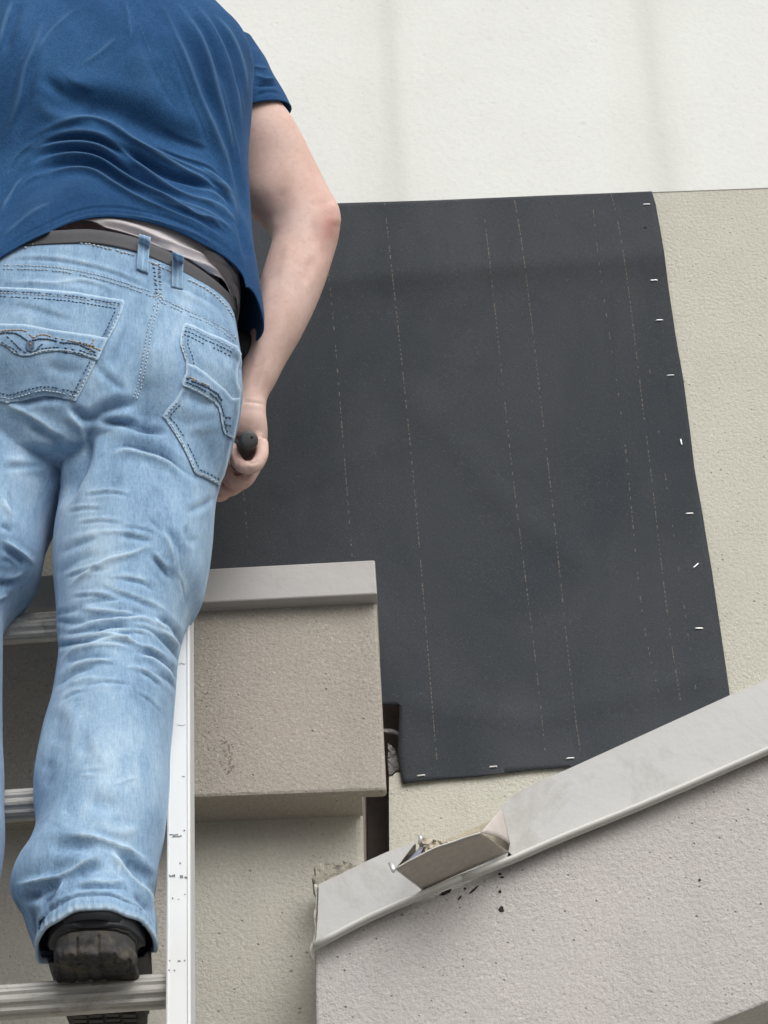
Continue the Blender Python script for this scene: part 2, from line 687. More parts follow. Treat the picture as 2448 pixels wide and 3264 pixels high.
XS = lambda px, py: float(P(px, py, 3.28)[0])
M_white = stucco('white_stucco', (0.80, 0.82, 0.795), (0.765, 0.785, 0.755), grain=110, bumpd=0.0006, pits=0.06, blotch=0.04, pitscale=26, speck=0.22,
                 stains=[(XS(1245, 300), 0.030, 0.16, 0), (XS(1222, 300), 0.07, 0.10, 0), (XS(2100, 300), 0.035, 0.16, 0), (XS(2075, 300), 0.085, 0.12, 0)])
M_beige = stucco('beige_stucco', (0.60, 0.585, 0.51), (0.555, 0.54, 0.465), grain=200, bumpd=0.0024, pits=0.35, blotch=0.10, pitscale=125)
M_pier = stucco('taupe_stucco', (0.44, 0.395, 0.35), (0.40, 0.37, 0.32), grain=210, bumpd=0.0022, pits=0.35, blotch=0.22, pitscale=95)
M_low = stucco('olive_beige_stucco', (0.57, 0.555, 0.48), (0.53, 0.495, 0.445), grain=200, bumpd=0.0024, pits=0.35, blotch=0.25, pitscale=90)
M_rake = stucco('grey_stucco', (0.565, 0.535, 0.51), (0.52, 0.50, 0.485), grain=200, bumpd=0.0028, pits=0.65, blotch=0.12, pitscale=115, speck=1.2)
M_cav = plain('cavity_paper', (0.24, 0.205, 0.18), 0.9, var=0.3, nscale=14, bump=0.002)
M_coping = plain('painted_coping', (0.50, 0.50, 0.49), 0.42, var=0.05, nscale=4, bump=0.0016, spec=0.4, dirt=(9, (0.33, 0.31, 0.28), 0.52, 0.4))
M_cap = plain('painted_cap', (0.42, 0.405, 0.395), 0.42, var=0.07, nscale=4, bump=0.0014, spec=0.45, dirt=(9, (0.30, 0.28, 0.25), 0.55, 0.4))
M_lip = plain('coping_lip', (0.62, 0.61, 0.58), 0.35, var=0.05, nscale=8, spec=0.5)
M_under = plain('bare_coping_underside', (0.44, 0.40, 0.355), 0.6, var=0.12, nscale=40, bump=0.0006, streak=(3, 3, 1))
M_chip = plain('torn_stucco_edge', (0.52, 0.47, 0.37), 0.95, var=0.25, nscale=60, bump=0.004)
M_scrim = plain('grey_base_coat', (0.38, 0.37, 0.38), 0.9, var=0.15, nscale=40, bump=0.002)
M_alu = plain('aluminium', (0.66, 0.675, 0.68), 0.55, metal=0.0, var=0.05, nscale=10, bump=0.0001, streak=(1, 1, 0.3), dirt=(60, (0.35, 0.34, 0.33), 0.66, 0.5))
M_rung = plain('rung_aluminium', (0.42, 0.41, 0.385), 0.40, metal=0.2, var=0.16, nscale=22, bump=0.0003, streak=(0.5, 6, 6), dirt=(18, (0.16, 0.145, 0.12), 0.55, 0.55))
M_mark = plain('scuffed_print', (0.16, 0.16, 0.16), 0.8, var=0.4, nscale=300)
M_staple = plain('staple_steel', (0.85, 0.85, 0.85), 0.3, metal=0.4, var=0.05)


def felt_mat():
    m, nt, b = new_mat('building_felt')
    g = NT(nt)
    p = g.pos()
    big = g.noise(g.pos((1, 1, 0.6)), 3.2, 5, 0.6, 0.6)
    c = g.mix((0.035, 0.042, 0.050), (0.056, 0.062, 0.070), g.ramp(big, [(0.35, 0), (0.65, 1)]))
    fi = g.noise(p, 330, 3, 0.8)
    c = g.mix(c, (0.02, 0.022, 0.026), g.ramp(fi, [(0.28, 0.6), (0.45, 0.0)]))
    c = g.mix(c, (0.19, 0.19, 0.2), g.ramp(fi, [(0.58, 0.0), (0.72, 0.35)]))
    g.l(c, b.inputs['Base Color'])
    b.inputs['Roughness'].default_value = 0.85
    b.inputs['Specular IOR Level'].default_value = 0.25
    g.bump(g.math('ADD', fi, g.noise(p, 60, 4, 0.6)), 0.5, 0.0008, b)
    return m


M_felt = felt_mat()
M_line = plain('felt_print', (0.132, 0.120, 0.105), 0.9, var=0.4, nscale=200)


def denim(name, shade=1.0, pocket=False):
    m, nt, b = new_mat(name)
    g = NT(nt)
    p = g.pos()
    at = g.n('ShaderNodeAttribute', attribute_name='wear_shading')
    big = g.noise(g.pos((1.3, 1.3, 0.5)), 7.0, 5, 0.6, 0.7)
    med = g.noise(g.pos((2.0, 2.0, 0.7)), 26.0, 5, 0.7, 0.3)
    fine = g.noise(g.pos((2.4, 2.4, 0.5)), 170.0, 4, 0.8)
    weft = g.noise(g.pos((0.5, 0.5, 3.0)), 210.0, 3, 0.8)
    f = g.math('ADD', g.math('MULTIPLY', g.math('SUBTRACT', big, 0.5), 1.0), g.math('MULTIPLY', g.math('SUBTRACT', med, 0.5), 0.7))
    f = g.math('ADD', f, g.math('MULTIPLY', g.math('SUBTRACT', fine, 0.5), 0.75))
    f = g.math('ADD', f, g.math('MULTIPLY', g.math('SUBTRACT', weft, 0.5), 0.35))
    f = g.math('ADD', f, g.math('MULTIPLY', at.outputs['Fac'], 0.75))
    f = g.math('ADD', f, 0.56)
    s = shade
    c = g.ramp(f, [(0.0, (0.055 * s, 0.10 * s, 0.18 * s)), (0.35, (0.175 * s, 0.29 * s, 0.445 * s)), (0.6, (0.27 * s, 0.42 * s, 0.60 * s)), (1.0, (0.47, 0.62, 0.76))])
    g.l(c, b.inputs['Base Color'])
    b.inputs['Roughness'].default_value = 0.95
    b.inputs['Specular IOR Level'].default_value = 0.1
    b.inputs['Sheen Weight'].default_value = 0.15
    g.bump(g.math('ADD', fine, g.math('MULTIPLY', med, 0.8)), 0.7, 0.0009, b)
    return m


M_denim = denim('washed_denim')
M_denim2 = denim('washed_denim_pocket', 0.93)
M_hem = denim('washed_denim_hem', 1.1)
M_thr = plain('pale_thread', (0.56, 0.64, 0.70), 0.9, var=0.3, nscale=300)
M_thrd = plain('dark_thread', (0.10, 0.15, 0.22), 0.9, var=0.3, nscale=300)
M_thro = plain('orange_thread', (0.55, 0.38, 0.22), 0.9, var=0.25, nscale=300)


def shirt_mat():
    m, nt, b = new_mat('navy_jersey')
    g = NT(nt)
    p = g.pos()
    at = g.n('ShaderNodeAttribute', attribute_name='wear_shading')
    big = g.noise(p, 4.5, 4, 0.55, 0.5)
    fine = g.noise(p, 380, 3, 0.7)
    f = g.math('ADD', big, g.math('MULTIPLY', g.math('SUBTRACT', fine, 0.5), 0.8))
    f = g.math('ADD', f, g.math('MULTIPLY', g.math('SUBTRACT', g.noise(p, 70, 5, 0.75), 0.5), 0.35))
    c = g.ramp(f, [(0.25, (0.013, 0.052, 0.145)), (0.52, (0.022, 0.082, 0.205)), (0.85, (0.045, 0.135, 0.30))])
    c = g.mix(c, (0.15, 0.28, 0.46), g.math('MULTIPLY', at.outputs['Fac'], 0.60, clamp=True))  # paler ridges: highlights of the folds put into the cloth colour
    g.l(c, b.inputs['Base Color'])
    b.inputs['Roughness'].default_value = 0.92
    b.inputs['Specular IOR Level'].default_value = 0.12
    b.inputs['Sheen Weight'].default_value = 0.12
    b.inputs['Sheen Tint'].default_value = (0.5, 0.7, 1, 1)
    g.bump(g.math('ADD', fine, g.noise(p, 120, 4, 0.7)), 0.6, 0.0010, b)
    return m


M_shirt = shirt_mat()
M_under_sh = plain('pale_grey_knit', (0.60, 0.56, 0.58), 0.95, var=0.12, nscale=20, bump=0.0006)
M_belt = plain('belt_leather', (0.070, 0.072, 0.080), 0.7, var=0.15, nscale=30, bump=0.0004)
M_leather = plain('black_leather', (0.022, 0.024, 0.03), 0.5, var=0.25, nscale=25, bump=0.0006)
M_sole = plain('muddy_rubber', (0.045, 0.045, 0.046), 0.8, var=0.3, nscale=45, bump=0.0015, dirt=(30, (0.10, 0.085, 0.06), 0.48, 0.6))
M_pouch = plain('black_nylon', (0.018, 0.02, 0.023), 0.7, var=0.2, nscale=60)
M_grip = plain('grey_rubber_grip', (0.085, 0.09, 0.09), 0.55, var=0.3, nscale=50, bump=0.0006)
M_steel = plain('tool_steel', (0.45, 0.45, 0.45), 0.4, metal=0.8)
M_hair = plain('brown_hair', (0.06, 0.04, 0.025), 0.7, var=0.4, nscale=120, bump=0.004)


def skin_mat():
    m, nt, b = new_mat('skin')
    g = NT(nt)
    p = g.pos()
    at = g.n('ShaderNodeAttribute', attribute_name='wear_shading')
    n1 = g.noise(p, 16, 4, 0.6, 0.4)
    c = g.mix((0.66, 0.455, 0.39), (0.76, 0.565, 0.50), g.ramp(n1, [(0.3, 0), (0.7, 1)]))
    n2 = g.noise(p, 130, 4, 0.7)
    c = g.mix(c, (0.46, 0.24, 0.19), g.ramp(n2, [(0.54, 0.0), (0.72, 0.28)]))
    n3 = g.noise(p, 45, 5, 0.7, 0.6)
    c = g.mix(c, (0.50, 0.27, 0.23), g.ramp(n3, [(0.45, 0.0), (0.7, 0.22)]))
    c = g.mix(c, (0.42, 0.13, 0.11), g.math('MULTIPLY', at.outputs['Fac'], 0.8, clamp=True))
    g.l(c, b.inputs['Base Color'])
    b.inputs['Roughness'].default_value = 0.62
    b.inputs['Specular IOR Level'].default_value = 0.22
    b.inputs['Subsurface Weight'].default_value = 0.06
    b.inputs['Subsurface Radius'].default_value = (0.012, 0.005, 0.003)
    b.inputs['Subsurface Scale'].default_value = 0.5
    g.bump(g.math('ADD', n2, g.noise(p, 420, 3, 0.7)), 0.45, 0.0006, b)
    return m


M_skin = skin_mat()
M_ground = plain('asphalt_pavement', (0.17, 0.165, 0.16), 0.9, var=0.12, nscale=2.0, bump=0.002)

# ------------------------------------------------------------------ setting
V, Fc = box(-60, 60, -60, 60, -0.3, 0.0)
tagged(mobj('ground', V, Fc, M_ground, smooth=False), kind='structure')

YW = 3.30       # beige wall face
def PW(x, z, Y):
    u, v = proj(np.array([[x, Y, z]]))
    return (float(u[0]), float(v[0]))


# beige wall, with the broken hole beside the pier
wall_pts = [(1275, 610), (1276, 2246), (1277, 2330), (1288, 2400), (1284, 2462), (1262, 2463), (1250, 2474), (1240, 2476), (1240, 2600), (1243, 3000),
            (1250, 4300), PW(float(P(1250, 4300, 3.30)[0]), 0.02, 3.30), PW(4.0, 0.02, 3.30), (6000, 380), (2448, 560)]
tagged(slab('beige_wall', wall_pts, YW, 0.12, M_beige, bev=0.0), 'rough beige stucco wall right of the black felt and under it, below the white wall', 'wall')
left_pts = [(-3600, 900), PW(float(P(-3600, 900, 3.3)[0]), 0.02, 3.30), PW(float(P(1200, 4300, 3.3)[0]), 0.02, 3.30), (1120, 4300), (1120, 2450), (600, 2450), (600, 690)]
tagged(slab('beige_wall', left_pts, YW, 0.12, M_beige, bev=0.0), 'strip of beige stucco wall seen between the two legs', 'wall')
# white wall above
wb = lambda x: 613 + (2077 - x) * 0.0375
white_pts = [(-3600, wb(-3600)), (1085, wb(1085)), (2077, wb(2077)), (6000, wb(6000)), (6400, -3200), (-4000, -3000)]
tagged(slab('white_wall', white_pts, 3.2985, 0.14, M_white, bev=0.001), 'tall white stucco wall with faint vertical stains above the felt', 'wall')

# pier
pier_root = empty('stucco_pier', P(250, 2600, 3.2), 'square taupe stucco pier with a grey metal cap behind the ladder', 'pier')
pe = lambda x, y: (x, y + (1200 - x) * 0.042)
slab('pier_face', [pe(-900, 1850), (1198, 1850), (1200, 1905), (1216, 2200), (1232, 2519), pe(620, 2517), pe(-900, 2517)], 3.12, 0.022, M_pier, pier_root, bev=0.005)
slab('soffit', [pe(-900, 2460), (1150, 2460), (1153, 2535), pe(-900, 2533)], 3.143, 0.062, M_pier, pier_root, bev=0.0)
slab('cap_flashing', [pe(-900, 1784), (672, 1812), (1195, 1784), (1202, 1893), (623, 1922), pe(-900, 1893)], 3.095, 0.185, M_cap, pier_root, bev=0.0025)
# thin folded edge under the cap
# lower face with softened corner
slab('lower_face', [pe(-900, 2430), (1150, 2430), (1153, 2570), (1155, 2650), (1161, 2760), (1170, 2960), PW(float(P(1200, 4300, 3.205)[0]), 0.02, 3.205), PW(float(P(-900, 4300, 3.205)[0]), 0.02, 3.205)], 3.205, 0.09, M_low, pier_root, bev=0.009)
# cavity behind
Vc, Fcc = join([prism([P(x, y, 3.46) for x, y in ((900, 1900), (1500, 1900), (1500, 3400), (900, 3400))], (0, 0.03, 0)),
                prism([P(x, y, 3.30) for x, y in ((1120, 2350), (1160, 2350), (1175, 3300), (1120, 3300))], (0, 0.17, 0)),
                prism([P(x, y, 3.43) for x, y in ((1380, 2000), (1400, 2000), (1400, 3300), (1380, 3300))], (0, 0.03, 0))])
cv = tagged(mobj('wall_cavity', Vc, Fcc, M_cav, smooth=False), 'dark open wall cavity between the pier and the beige wall', 'cavity')
fixn(cv)


def chunk(name, pts, Y, th, mat, parent=None, rough=0.004, seed=1, sub=14.0):
    """irregular slab of broken stucco: outline bisected and its face roughened"""
    bm = bmesh.new()
    vs = [bm.verts.new((x, y, 0)) for x, y in pts]
    bm.faces.new(vs)
    xs = [p[0] for p in pts]; ys = [p[1] for p in pts]
    x = min(xs) + sub
    while x < max(xs):
        bmesh.ops.bisect_plane(bm, geom=bm.verts[:] + bm.edges[:] + bm.faces[:], plane_co=(x, 0, 0), plane_no=(1, 0, 0)); x += sub
    y = min(ys) + sub
    while y < max(ys):
        bmesh.ops.bisect_plane(bm, geom=bm.verts[:] + bm.edges[:] + bm.faces[:], plane_co=(0, y, 0), plane_no=(0, 1, 0)); y += sub
    r = random.Random(seed)
    for v in bm.verts:
        w3 = P(v.co.x + r.uniform(-1, 1), v.co.y + r.uniform(-1, 1), Y + r.uniform(-rough, rough))
        v.co = Vector(w3)
    ex = bmesh.ops.extrude_face_region(bm, geom=bm.faces[:])
    for v in ex['geom']:
        if isinstance(v, bmesh.types.BMVert): v.co.y += th
    bmesh.ops.recalc_face_normals(bm, faces=bm.faces)
    pw = Vector(wloc(parent)) if parent is not None else Vector((0, 0, 0))
    for v in bm.verts: v.co -= pw
    me = bpy.data.meshes.new(name)
    bm.to_mesh(me); bm.free()
    me.materials.append(mat)
    o = bpy.data.objects.new(name, me)
    COL.objects.link(o)
    if parent is not None: o.parent = parent
    return o


tagged(chunk('base_coat_scrap', [(1236, 2368), (1250, 2378), (1262, 2396), (1270, 2430), (1274, 2452), (1262, 2456), (1252, 2466), (1240, 2468), (1236, 2420)], 3.325, 0.02, M_scrim, rough=0.002, seed=3, sub=9),
       'torn grey piece of base coat in the gap beside the pier', 'scrap')
tagged(chunk('lath_strip', [(1222, 2322), (1254, 2324), (1276, 2336), (1276, 2346), (1254, 2336), (1222, 2332)], 3.32, 0.004, M_scrim, rough=0.001, seed=5, sub=9),
       'thin pale sliver of lath crossing the dark gap beside the pier', 'lath')

# ------------------------------------------------------------------ rake wall + coping
rake_root = empty('rake_wall', P(1400, 3300, 3.06), 'sloping light grey stucco parapet wall pitted with small holes, lower right', 'wall')
slab('rake_face', [(1003, 2990), (1013, 3770), (2270, 3266), (2448, 3194), (3600, 2735), (3600, 1820), (2448, 2330), (1625, 2700), (1345, 2815)], 3.06, 0.24, M_rake, rake_root, bev=0.004)
top_core = [(1020, 2850), (1345, 2705), (1600, 2595), (2448, 2215), (3600, 1700), (3600, 1830), (1625, 2715), (1016, 2990)]
slab('sheathing_core', top_core, 3.075, 0.21, M_chip, rake_root, bev=0.003)
cop = empty('metal_coping', P(1000, 3020, 3.04), 'grey painted metal coping along the slope, peeled open near its lower end', 'coping')
# left piece, right piece, each a folded sheet: face + top return
def coping_piece(pts, name):
    V, Fl = prism([P(x, y, 3.045) for x, y in pts], (0, 0.003, 0))
    return mobj(name, V, Fl, M_coping, cop, False)
fixn(coping_piece([(1016, 2818), (1071, 2795), (1157, 2750), (1234, 2715), (1325, 2685), (1262, 2768), (1300, 2786), (1347, 2838), (1346, 2846), (1167, 2924), (998, 3010), (1008, 2990), (1014, 2900)], 'coping_panel'))
fixn(coping_piece([(1596, 2576), (1640, 2531), (1700, 2499), (1760, 2473), (1822, 2446), (2326, 2216), (2448, 2165), (3600, 1660), (3600, 1870), (2448, 2388), (2029, 2570), (1750, 2686), (1640, 2734), (1616, 2738), (1625, 2690), (1606, 2640)], 'coping_panel'))
# top return
def strip(pl, Y0, Y1, dz, mat, name, parent):
    A = [P(x, y, Y0) for x, y in pl]
    parts = []
    for i in range(len(A) - 1):
        a, b_ = A[i], A[i + 1]
        q = [a, b_, b_ + np.array([0, Y1 - Y0, 0]), a + np.array([0, Y1 - Y0, 0])]
        parts.append(prism(q, (0, 0, dz)))
    V, Fl = join(parts)
    return fixn(mobj(name, V, Fl, mat, parent, False))
strip([(1016, 2819), (1157, 2751), (1325, 2686)], 3.0455, 3.30, -0.002, M_coping, 'top_return', cop)
strip([(1640, 2532), (1822, 2447), (2448, 2166), (3600, 1661)], 3.0455, 3.28, -0.002, M_coping, 'top_return', cop)
# drip lip: rounded kick-out along the lower edge
def lipbar(pl, name):
    parts = []
    A = resample(pl, 60)
    pts = [P(x, y, 3.038) for x, y in A]
    V1, F1 = tube(pts, 0.0042, 10)
    V2, F2 = tube([p + np.array([0, 0.006, -0.001]) for p in pts], 0.004, 8)
    V, Fl = join([(V1, F1), (V2, F2)])
    return mobj(name, V, Fl, M_lip, cop, True)
lipbar([(1000, 3013), (1167, 2926), (1345, 2848), (1470, 2796)], 'drip_lip')
lipbar([(1470, 2796), (1640, 2733), (1750, 2684), (2029, 2570), (2448, 2388), (3600, 1870)], 'drip_lip')

# peeled flap
def sheet(name, grid3, mat, parent, th=0.0012, smooth=True):
    G = np.array(grid3)
    n, m, _ = G.shape
    V = G.reshape(-1, 3)
    Fl = [(i * m + j, i * m + j + 1, (i + 1) * m + j + 1, (i + 1) * m + j) for i in range(n - 1) for j in range(m - 1)]
    o = mobj(name, V, Fl, mat, parent, smooth)
    s = o.modifiers.new('t', 'SOLIDIFY')
    s.thickness = th
    s.offset = 0
    return o
rows = []
for i in range(9):
    t = i / 8
    A_ = np.array(P(1262 + (1347 - 1262) * t, 2771 + (2836 - 2771) * t, 2.955 + 0.083 * t ** 0.8))
    B_ = np.array(P(1532 + (1622 - 1532) * t, 2652 + (2716 - 2652) * t, 2.955 + 0.083 * t ** 0.8))
    row = []
    for j in range(21):
        s = j / 20
        p = A_ * (1 - s) + B_ * s
        bul = math.sin(math.pi * s) * (1 - t)
        p = p + np.array([0, 0, 0.004 * bul]) + np.array([0, -0.003 * math.sin(5 * s) * (1 - t), 0.0004 * math.sin(17 * s) * (1 - t)])
        row.append(p)
    rows.append(row)
sheet('peeled_flap', rows, M_under, cop)
Vb, Fb = tube([p + np.array([0, -0.0005, 0.0005]) for p in rows[0]], 0.0010, 8)
mobj('flap_lit_edge', Vb, Fb, M_lip, cop)  # folded edge with its rim light put into a paler colour
Vb, Fb = tube([r[0] + np.array([0, -0.0005, 0.0]) for r in rows], 0.0010, 8)
mobj('flap_lit_edge', Vb, Fb, M_lip, cop)
fixn(coping_piece([(1340, 2826), (1390, 2812), (1440, 2794), (1500, 2768), (1560, 2734), (1600, 2708), (1619, 2712), (1640, 2735), (1470, 2797), (1345, 2847)], 'coping_panel'))
# right side of the tear: twisted triangle and its pointed end
tri = []
for i in range(7):
    t = i / 6
    a = np.array(P(1598 + 8 * t, 2577 + 63 * t, 3.042))
    b_ = np.array(P(1600 + 26 * t, 2578 + 112 * t, 3.042))
    c_ = np.array(P(1598 - 66 * t, 2577 + 76 * t, 3.042 - 0.085 * t))
    tri.append([c_ * (1 - s) + b_ * s + np.array([0, -0.006 * math.sin(math.pi * s) * t, 0]) for s in np.linspace(0, 1, 9)])
sheet('torn_end', tri, plain('coping_back_primer', (0.56, 0.51, 0.475), 0.5, var=0.08), cop)
tri = []
for i in range(6):
    t = i / 5
    c_ = np.array(P(1340 - 62 * t, 2700 + 66 * t, 3.03 - 0.06 * t))
    b_ = np.array(P(1350 + 6 * t - 60 * t * 0.6, 2702 + 58 * t * 0.95, 3.03 - 0.05 * t))
    tri.append([c_ * (1 - s) + b_ * s for s in np.linspace(0, 1, 5)])
sheet('lifted_corner', tri, plain('bluish_bare_metal', (0.30, 0.33, 0.42), 0.3, metal=0.4, var=0.1), cop)
Vb, Fb = tube([P(1243, 2752, 2.975), P(1250, 2760, 2.965), P(1254, 2776, 2.957)], [0.0025, 0.0036, 0.003], 8)
mobj('bent_tip', Vb, Fb, M_staple, cop)
Vb, Fb = tube([P(1336, 2664, 3.03), P(1342, 2672, 3.025), P(1335, 2690, 3.03)], [0.002, 0.003, 0.002], 8)
mobj('bent_tip', Vb, Fb, M_staple, cop)
tagged(chunk('torn_stucco', [(1336, 2668), (1352, 2672), (1380, 2676), (1410, 2684), (1440, 2682), (1462, 2676), (1440, 2700), (1420, 2712), (1390, 2730), (1364, 2726), (1350, 2700)], 3.03, 0.04, M_chip, rough=0.004, seed=9, sub=11),
       'torn tan stucco crumbs behind the peeled coping flap', 'rubble')
tagged(chunk('broken_stucco', [(1000, 2762), (1018, 2751), (1048, 2752), (1070, 2746), (1092, 2744), (1118, 2752), (1142, 2757), (1158, 2752), (1160, 2790), (1020, 2850), (1012, 2826), (994, 2800), (1004, 2780)], 3.13, 0.05, plain('stucco_rubble', (0.34, 0.32, 0.265), 0.95, var=0.25, nscale=45, bump=0.004), rough=0.0022, seed=21, sub=13),
       'broken stucco hole above the lower end of the sloping coping', 'rubble')
# mortar bead down the left end of the coping
pts = [(1008, 2820), (1012, 2870), (1006, 2930), (1010, 2970), (1004, 3000), (994, 3025), (1000, 3060)]
A = resample(pts, 12)
r_ = RNG.uniform(0.0010, 0.0026, len(A))
Vb, Fb = tube([P(x - 3, y, 3.052) for x, y in A], r_, 8)
mobj('sealant_bead', Vb, Fb, M_low, cop)
# holes and gouges in the rake wall, flat discs with the shade of a pit put into their colour
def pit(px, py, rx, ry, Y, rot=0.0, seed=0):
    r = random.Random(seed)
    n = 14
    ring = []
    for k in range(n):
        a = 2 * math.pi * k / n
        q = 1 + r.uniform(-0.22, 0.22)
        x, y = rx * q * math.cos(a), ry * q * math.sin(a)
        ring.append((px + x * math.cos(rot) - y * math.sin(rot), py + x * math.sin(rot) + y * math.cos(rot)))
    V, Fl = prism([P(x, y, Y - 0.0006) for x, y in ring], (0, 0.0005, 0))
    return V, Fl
pits = [pit(1598, 2898, 9, 10, 3.06, seed=1), pit(1593, 2786, 5, 4, 3.06, seed=2), pit(1600, 2796, 7, 3, 3.06, seed=3), pit(1594, 2842, 5, 6, 3.06, seed=4),
        pit(1510, 2836, 20, 3, 3.06, -0.75, 5), pit(1465, 2862, 9, 3, 3.06, -0.9, 6), pit(1420, 2845, 22, 6, 3.06, -0.4, 7), pit(1482, 2832, 4, 4, 3.06, seed=8),
        pit(1592, 2760, 12, 3, 3.06, -0.4, 9), pit(2230, 2805, 4, 4, 3.06, seed=10)]
V, Fl = join(pits)
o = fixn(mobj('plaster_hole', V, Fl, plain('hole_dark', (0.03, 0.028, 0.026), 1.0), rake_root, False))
o['kind'] = 'stuff'

rs = random.Random(12)
spots = [pit(725 + rs.gauss(0, 10) + 0.12 * (yy - 2400), yy, rs.uniform(1.5, 4.5), rs.uniform(1.5, 5), 3.12, rs.uniform(0, 3), k) for k, yy in enumerate([2360 + 3.4 * q for q in range(32)])]
spots += [pit(rs.uniform(640, 720), rs.uniform(1960, 2500), rs.uniform(1.2, 2.6), rs.uniform(1.2, 2.6), 3.12, 0, 50 + k) for k in range(40)]
V, Fl = join(spots)
o = fixn(mobj('grime_fleck', V, Fl, plain('grime', (0.26, 0.215, 0.18), 1.0, var=0.3), pier_root, False))
o['kind'] = 'stuff'

# ------------------------------------------------------------------ felt
felt_pts = [(400, wb(400) + 3), (760, wb(760) + 4), (1085, wb(1085) + 2), (1400, wb(1400) + 4), (1750, wb(1750) + 2), (2077, 616), (2089, 658), (2103, 740), (2118, 839), (2152, 1065), (2179, 1223), (2197, 1359),
            (2213, 1494), (2239, 1643), (2270, 1832), (2295, 2001), (2326, 2216), (2360, 2300), (1900, 2500), (1820, 2447), (1702, 2456), (1529, 2477), (1400, 2487), (1283, 2501),
            (1273, 2440), (1268, 2400), (1271, 2329), (1274, 2251), (1190, 2247), (1190, 1850), (400, 1880)]
felt_root = empty('felt_sheet', P(1300, 2500, 3.29), 'large black building felt sheet stapled to the wall under the white stucco', 'felt')
bm = bmesh.new()
YF = 3.2965
vs = [bm.verts.new(Vector(P(x, y, YF))) for x, y in felt_pts]
bm.faces.new(vs)
xs = [v.co.x for v in vs]; zs = [v.co.z for v in vs]
x = min(xs) + 0.012
while x < max(xs):
    bmesh.ops.bisect_plane(bm, geom=bm.verts[:] + bm.edges[:] + bm.faces[:], plane_co=(x, 0, 0), plane_no=(1, 0, 0)); x += 0.012
z = min(zs) + 0.012
while z < max(zs):
    bmesh.ops.bisect_plane(bm, geom=bm.verts[:] + bm.edges[:] + bm.faces[:], plane_co=(0, 0, z), plane_no=(0, 0, 1)); z += 0.012
FV = np.array([tuple(v.co) for v in bm.verts])
fx, fy = proj(FV)
d, t, s = seg_dist(fx, fy, np.array([(700, 930), (1085, 905), (1500, 868), (1800, 850), (2125, 822)]))
above = fy < np.interp(fx, [700, 1085, 1500, 1800, 2125], [930, 905, 868, 850, 822])
crease = np.where(above, 0.011 * np.clip(1 - d / 260, 0, 1) ** 1.3, 0.011 * np.exp(-(d / 55) ** 1.3))
tiltu = 0.006 * np.clip((870 - fy) / 260, 0, 1) * 0
d2, _, _ = seg_dist(fx, fy, np.array([(1300, 1250), (1650, 1650), (1850, 1800)]))
d3, _, _ = seg_dist(fx, fy, np.array([(900, 1560), (1300, 1400), (1500, 1100)]))
d4, _, _ = seg_dist(fx, fy, np.array([(1300, 2250), (1700, 2300), (2250, 2150)]))
wave = 0.0017 * smooth_noise(FV, 8.0, 3) + 0.0009 * smooth_noise(FV, 22.0, 4)
off = 0.002 + crease + np.maximum(wave, -0.0016) + 0.003 * np.exp(-(d2 / 45) ** 2) + 0.0028 * np.exp(-(d3 / 50) ** 2) + 0.003 * np.exp(-(d4 / 40) ** 2)
for sx_, sy_ in ((2061, 654), (2084, 896), (2102, 1023), (2137, 1199), (2171, 1411), (2198, 1639), (2218, 1805), (2228, 2005), (1817, 2419), (1342, 2474), (1572, 2446)):
    off = off + 0.0016 * np.exp(-(((fx - sx_) / 40) ** 2 + ((fy - sy_) / 40) ** 2)) - 0.0026 * np.exp(-(((fx - sx_) / 15) ** 2 + ((fy - sy_) / 13) ** 2))
off = np.maximum(off, 0.0012)
FVo = FV.copy()
FVo[:, 1] = YF - off
for v, co in zip(bm.verts, FVo): v.co = Vector(co)
pw = Vector(wloc(felt_root))
felt_bvh = BVHTree.FromBMesh(bm)
for v in bm.verts: v.co -= pw
me = bpy.data.meshes.new('sheet')
bmesh.ops.recalc_face_normals(bm, faces=bm.faces)
bm.to_mesh(me); bm.free()
me.polygons.foreach_set('use_smooth', [True] * len(me.polygons))
me.materials.append(M_felt)
fo = bpy.data.objects.new('sheet', me)
COL.objects.link(fo)
fo.parent = felt_root
sm = fo.modifiers.new('t', 'SOLIDIFY'); sm.thickness = 0.0018; sm.offset = 0
# printed guide lines: short flat dashes lying on the sheet
lines = [([(1040, 800), (1055, 944), (1121, 1756), (1128, 1840)], 0.55), ([(1222, 620), (1232, 708), (1313, 1476), (1387, 2361), (1393, 2430)], 0.8), ([(1545, 700), (1560, 826), (1630, 1476), (1719, 2213), (1738, 2400)], 0.7),
         ([(1640, 640), (1650, 694), (1741, 1431), (1844, 2361), (1850, 2400)], 0.8), ([(1888, 640), (1904, 797), (1985, 1358), (2066, 2066), (2116, 2270)], 0.42), ([(1948, 620), (1963, 679), (2058, 1372), (2140, 2050), (2170, 2240)], 0.75),
         ([(2066, 1150), (2132, 1597), (2185, 1968), (2222, 2230)], 0.22), ([(762, 1480), (779, 1594), (789, 1726)], 0.6), ([(1000, 560), (1010, 700)], 0.3)]
parts = []
for pts, dens in lines:
    pp = resample(pts, 15)
    for i in range(len(pp) - 1):
        if RNG.random() > dens: continue
        a = pp[i]; t = pp[i + 1] - pp[i]; t = t / np.linalg.norm(t)
        L_ = RNG.uniform(5, 14); w_ = RNG.uniform(1.0, 1.9)
        nrm = np.array([-t[1], t[0]])
        qs = [a - nrm * w_, a + nrm * w_, a + t * L_ + nrm * w_, a + t * L_ - nrm * w_]
        hs_ = [cast(felt_bvh, *q)[0] for q in qs]
        if any(h is None for h in hs_): continue
        parts.append((np.array([h + np.array([0, -0.0014, 0]) for h in hs_]), [(0, 1, 2, 3)]))
V, Fl = join(parts)
o = mobj('printed_line', V, Fl, M_line, felt_root, False)
o['kind'] = 'stuff'
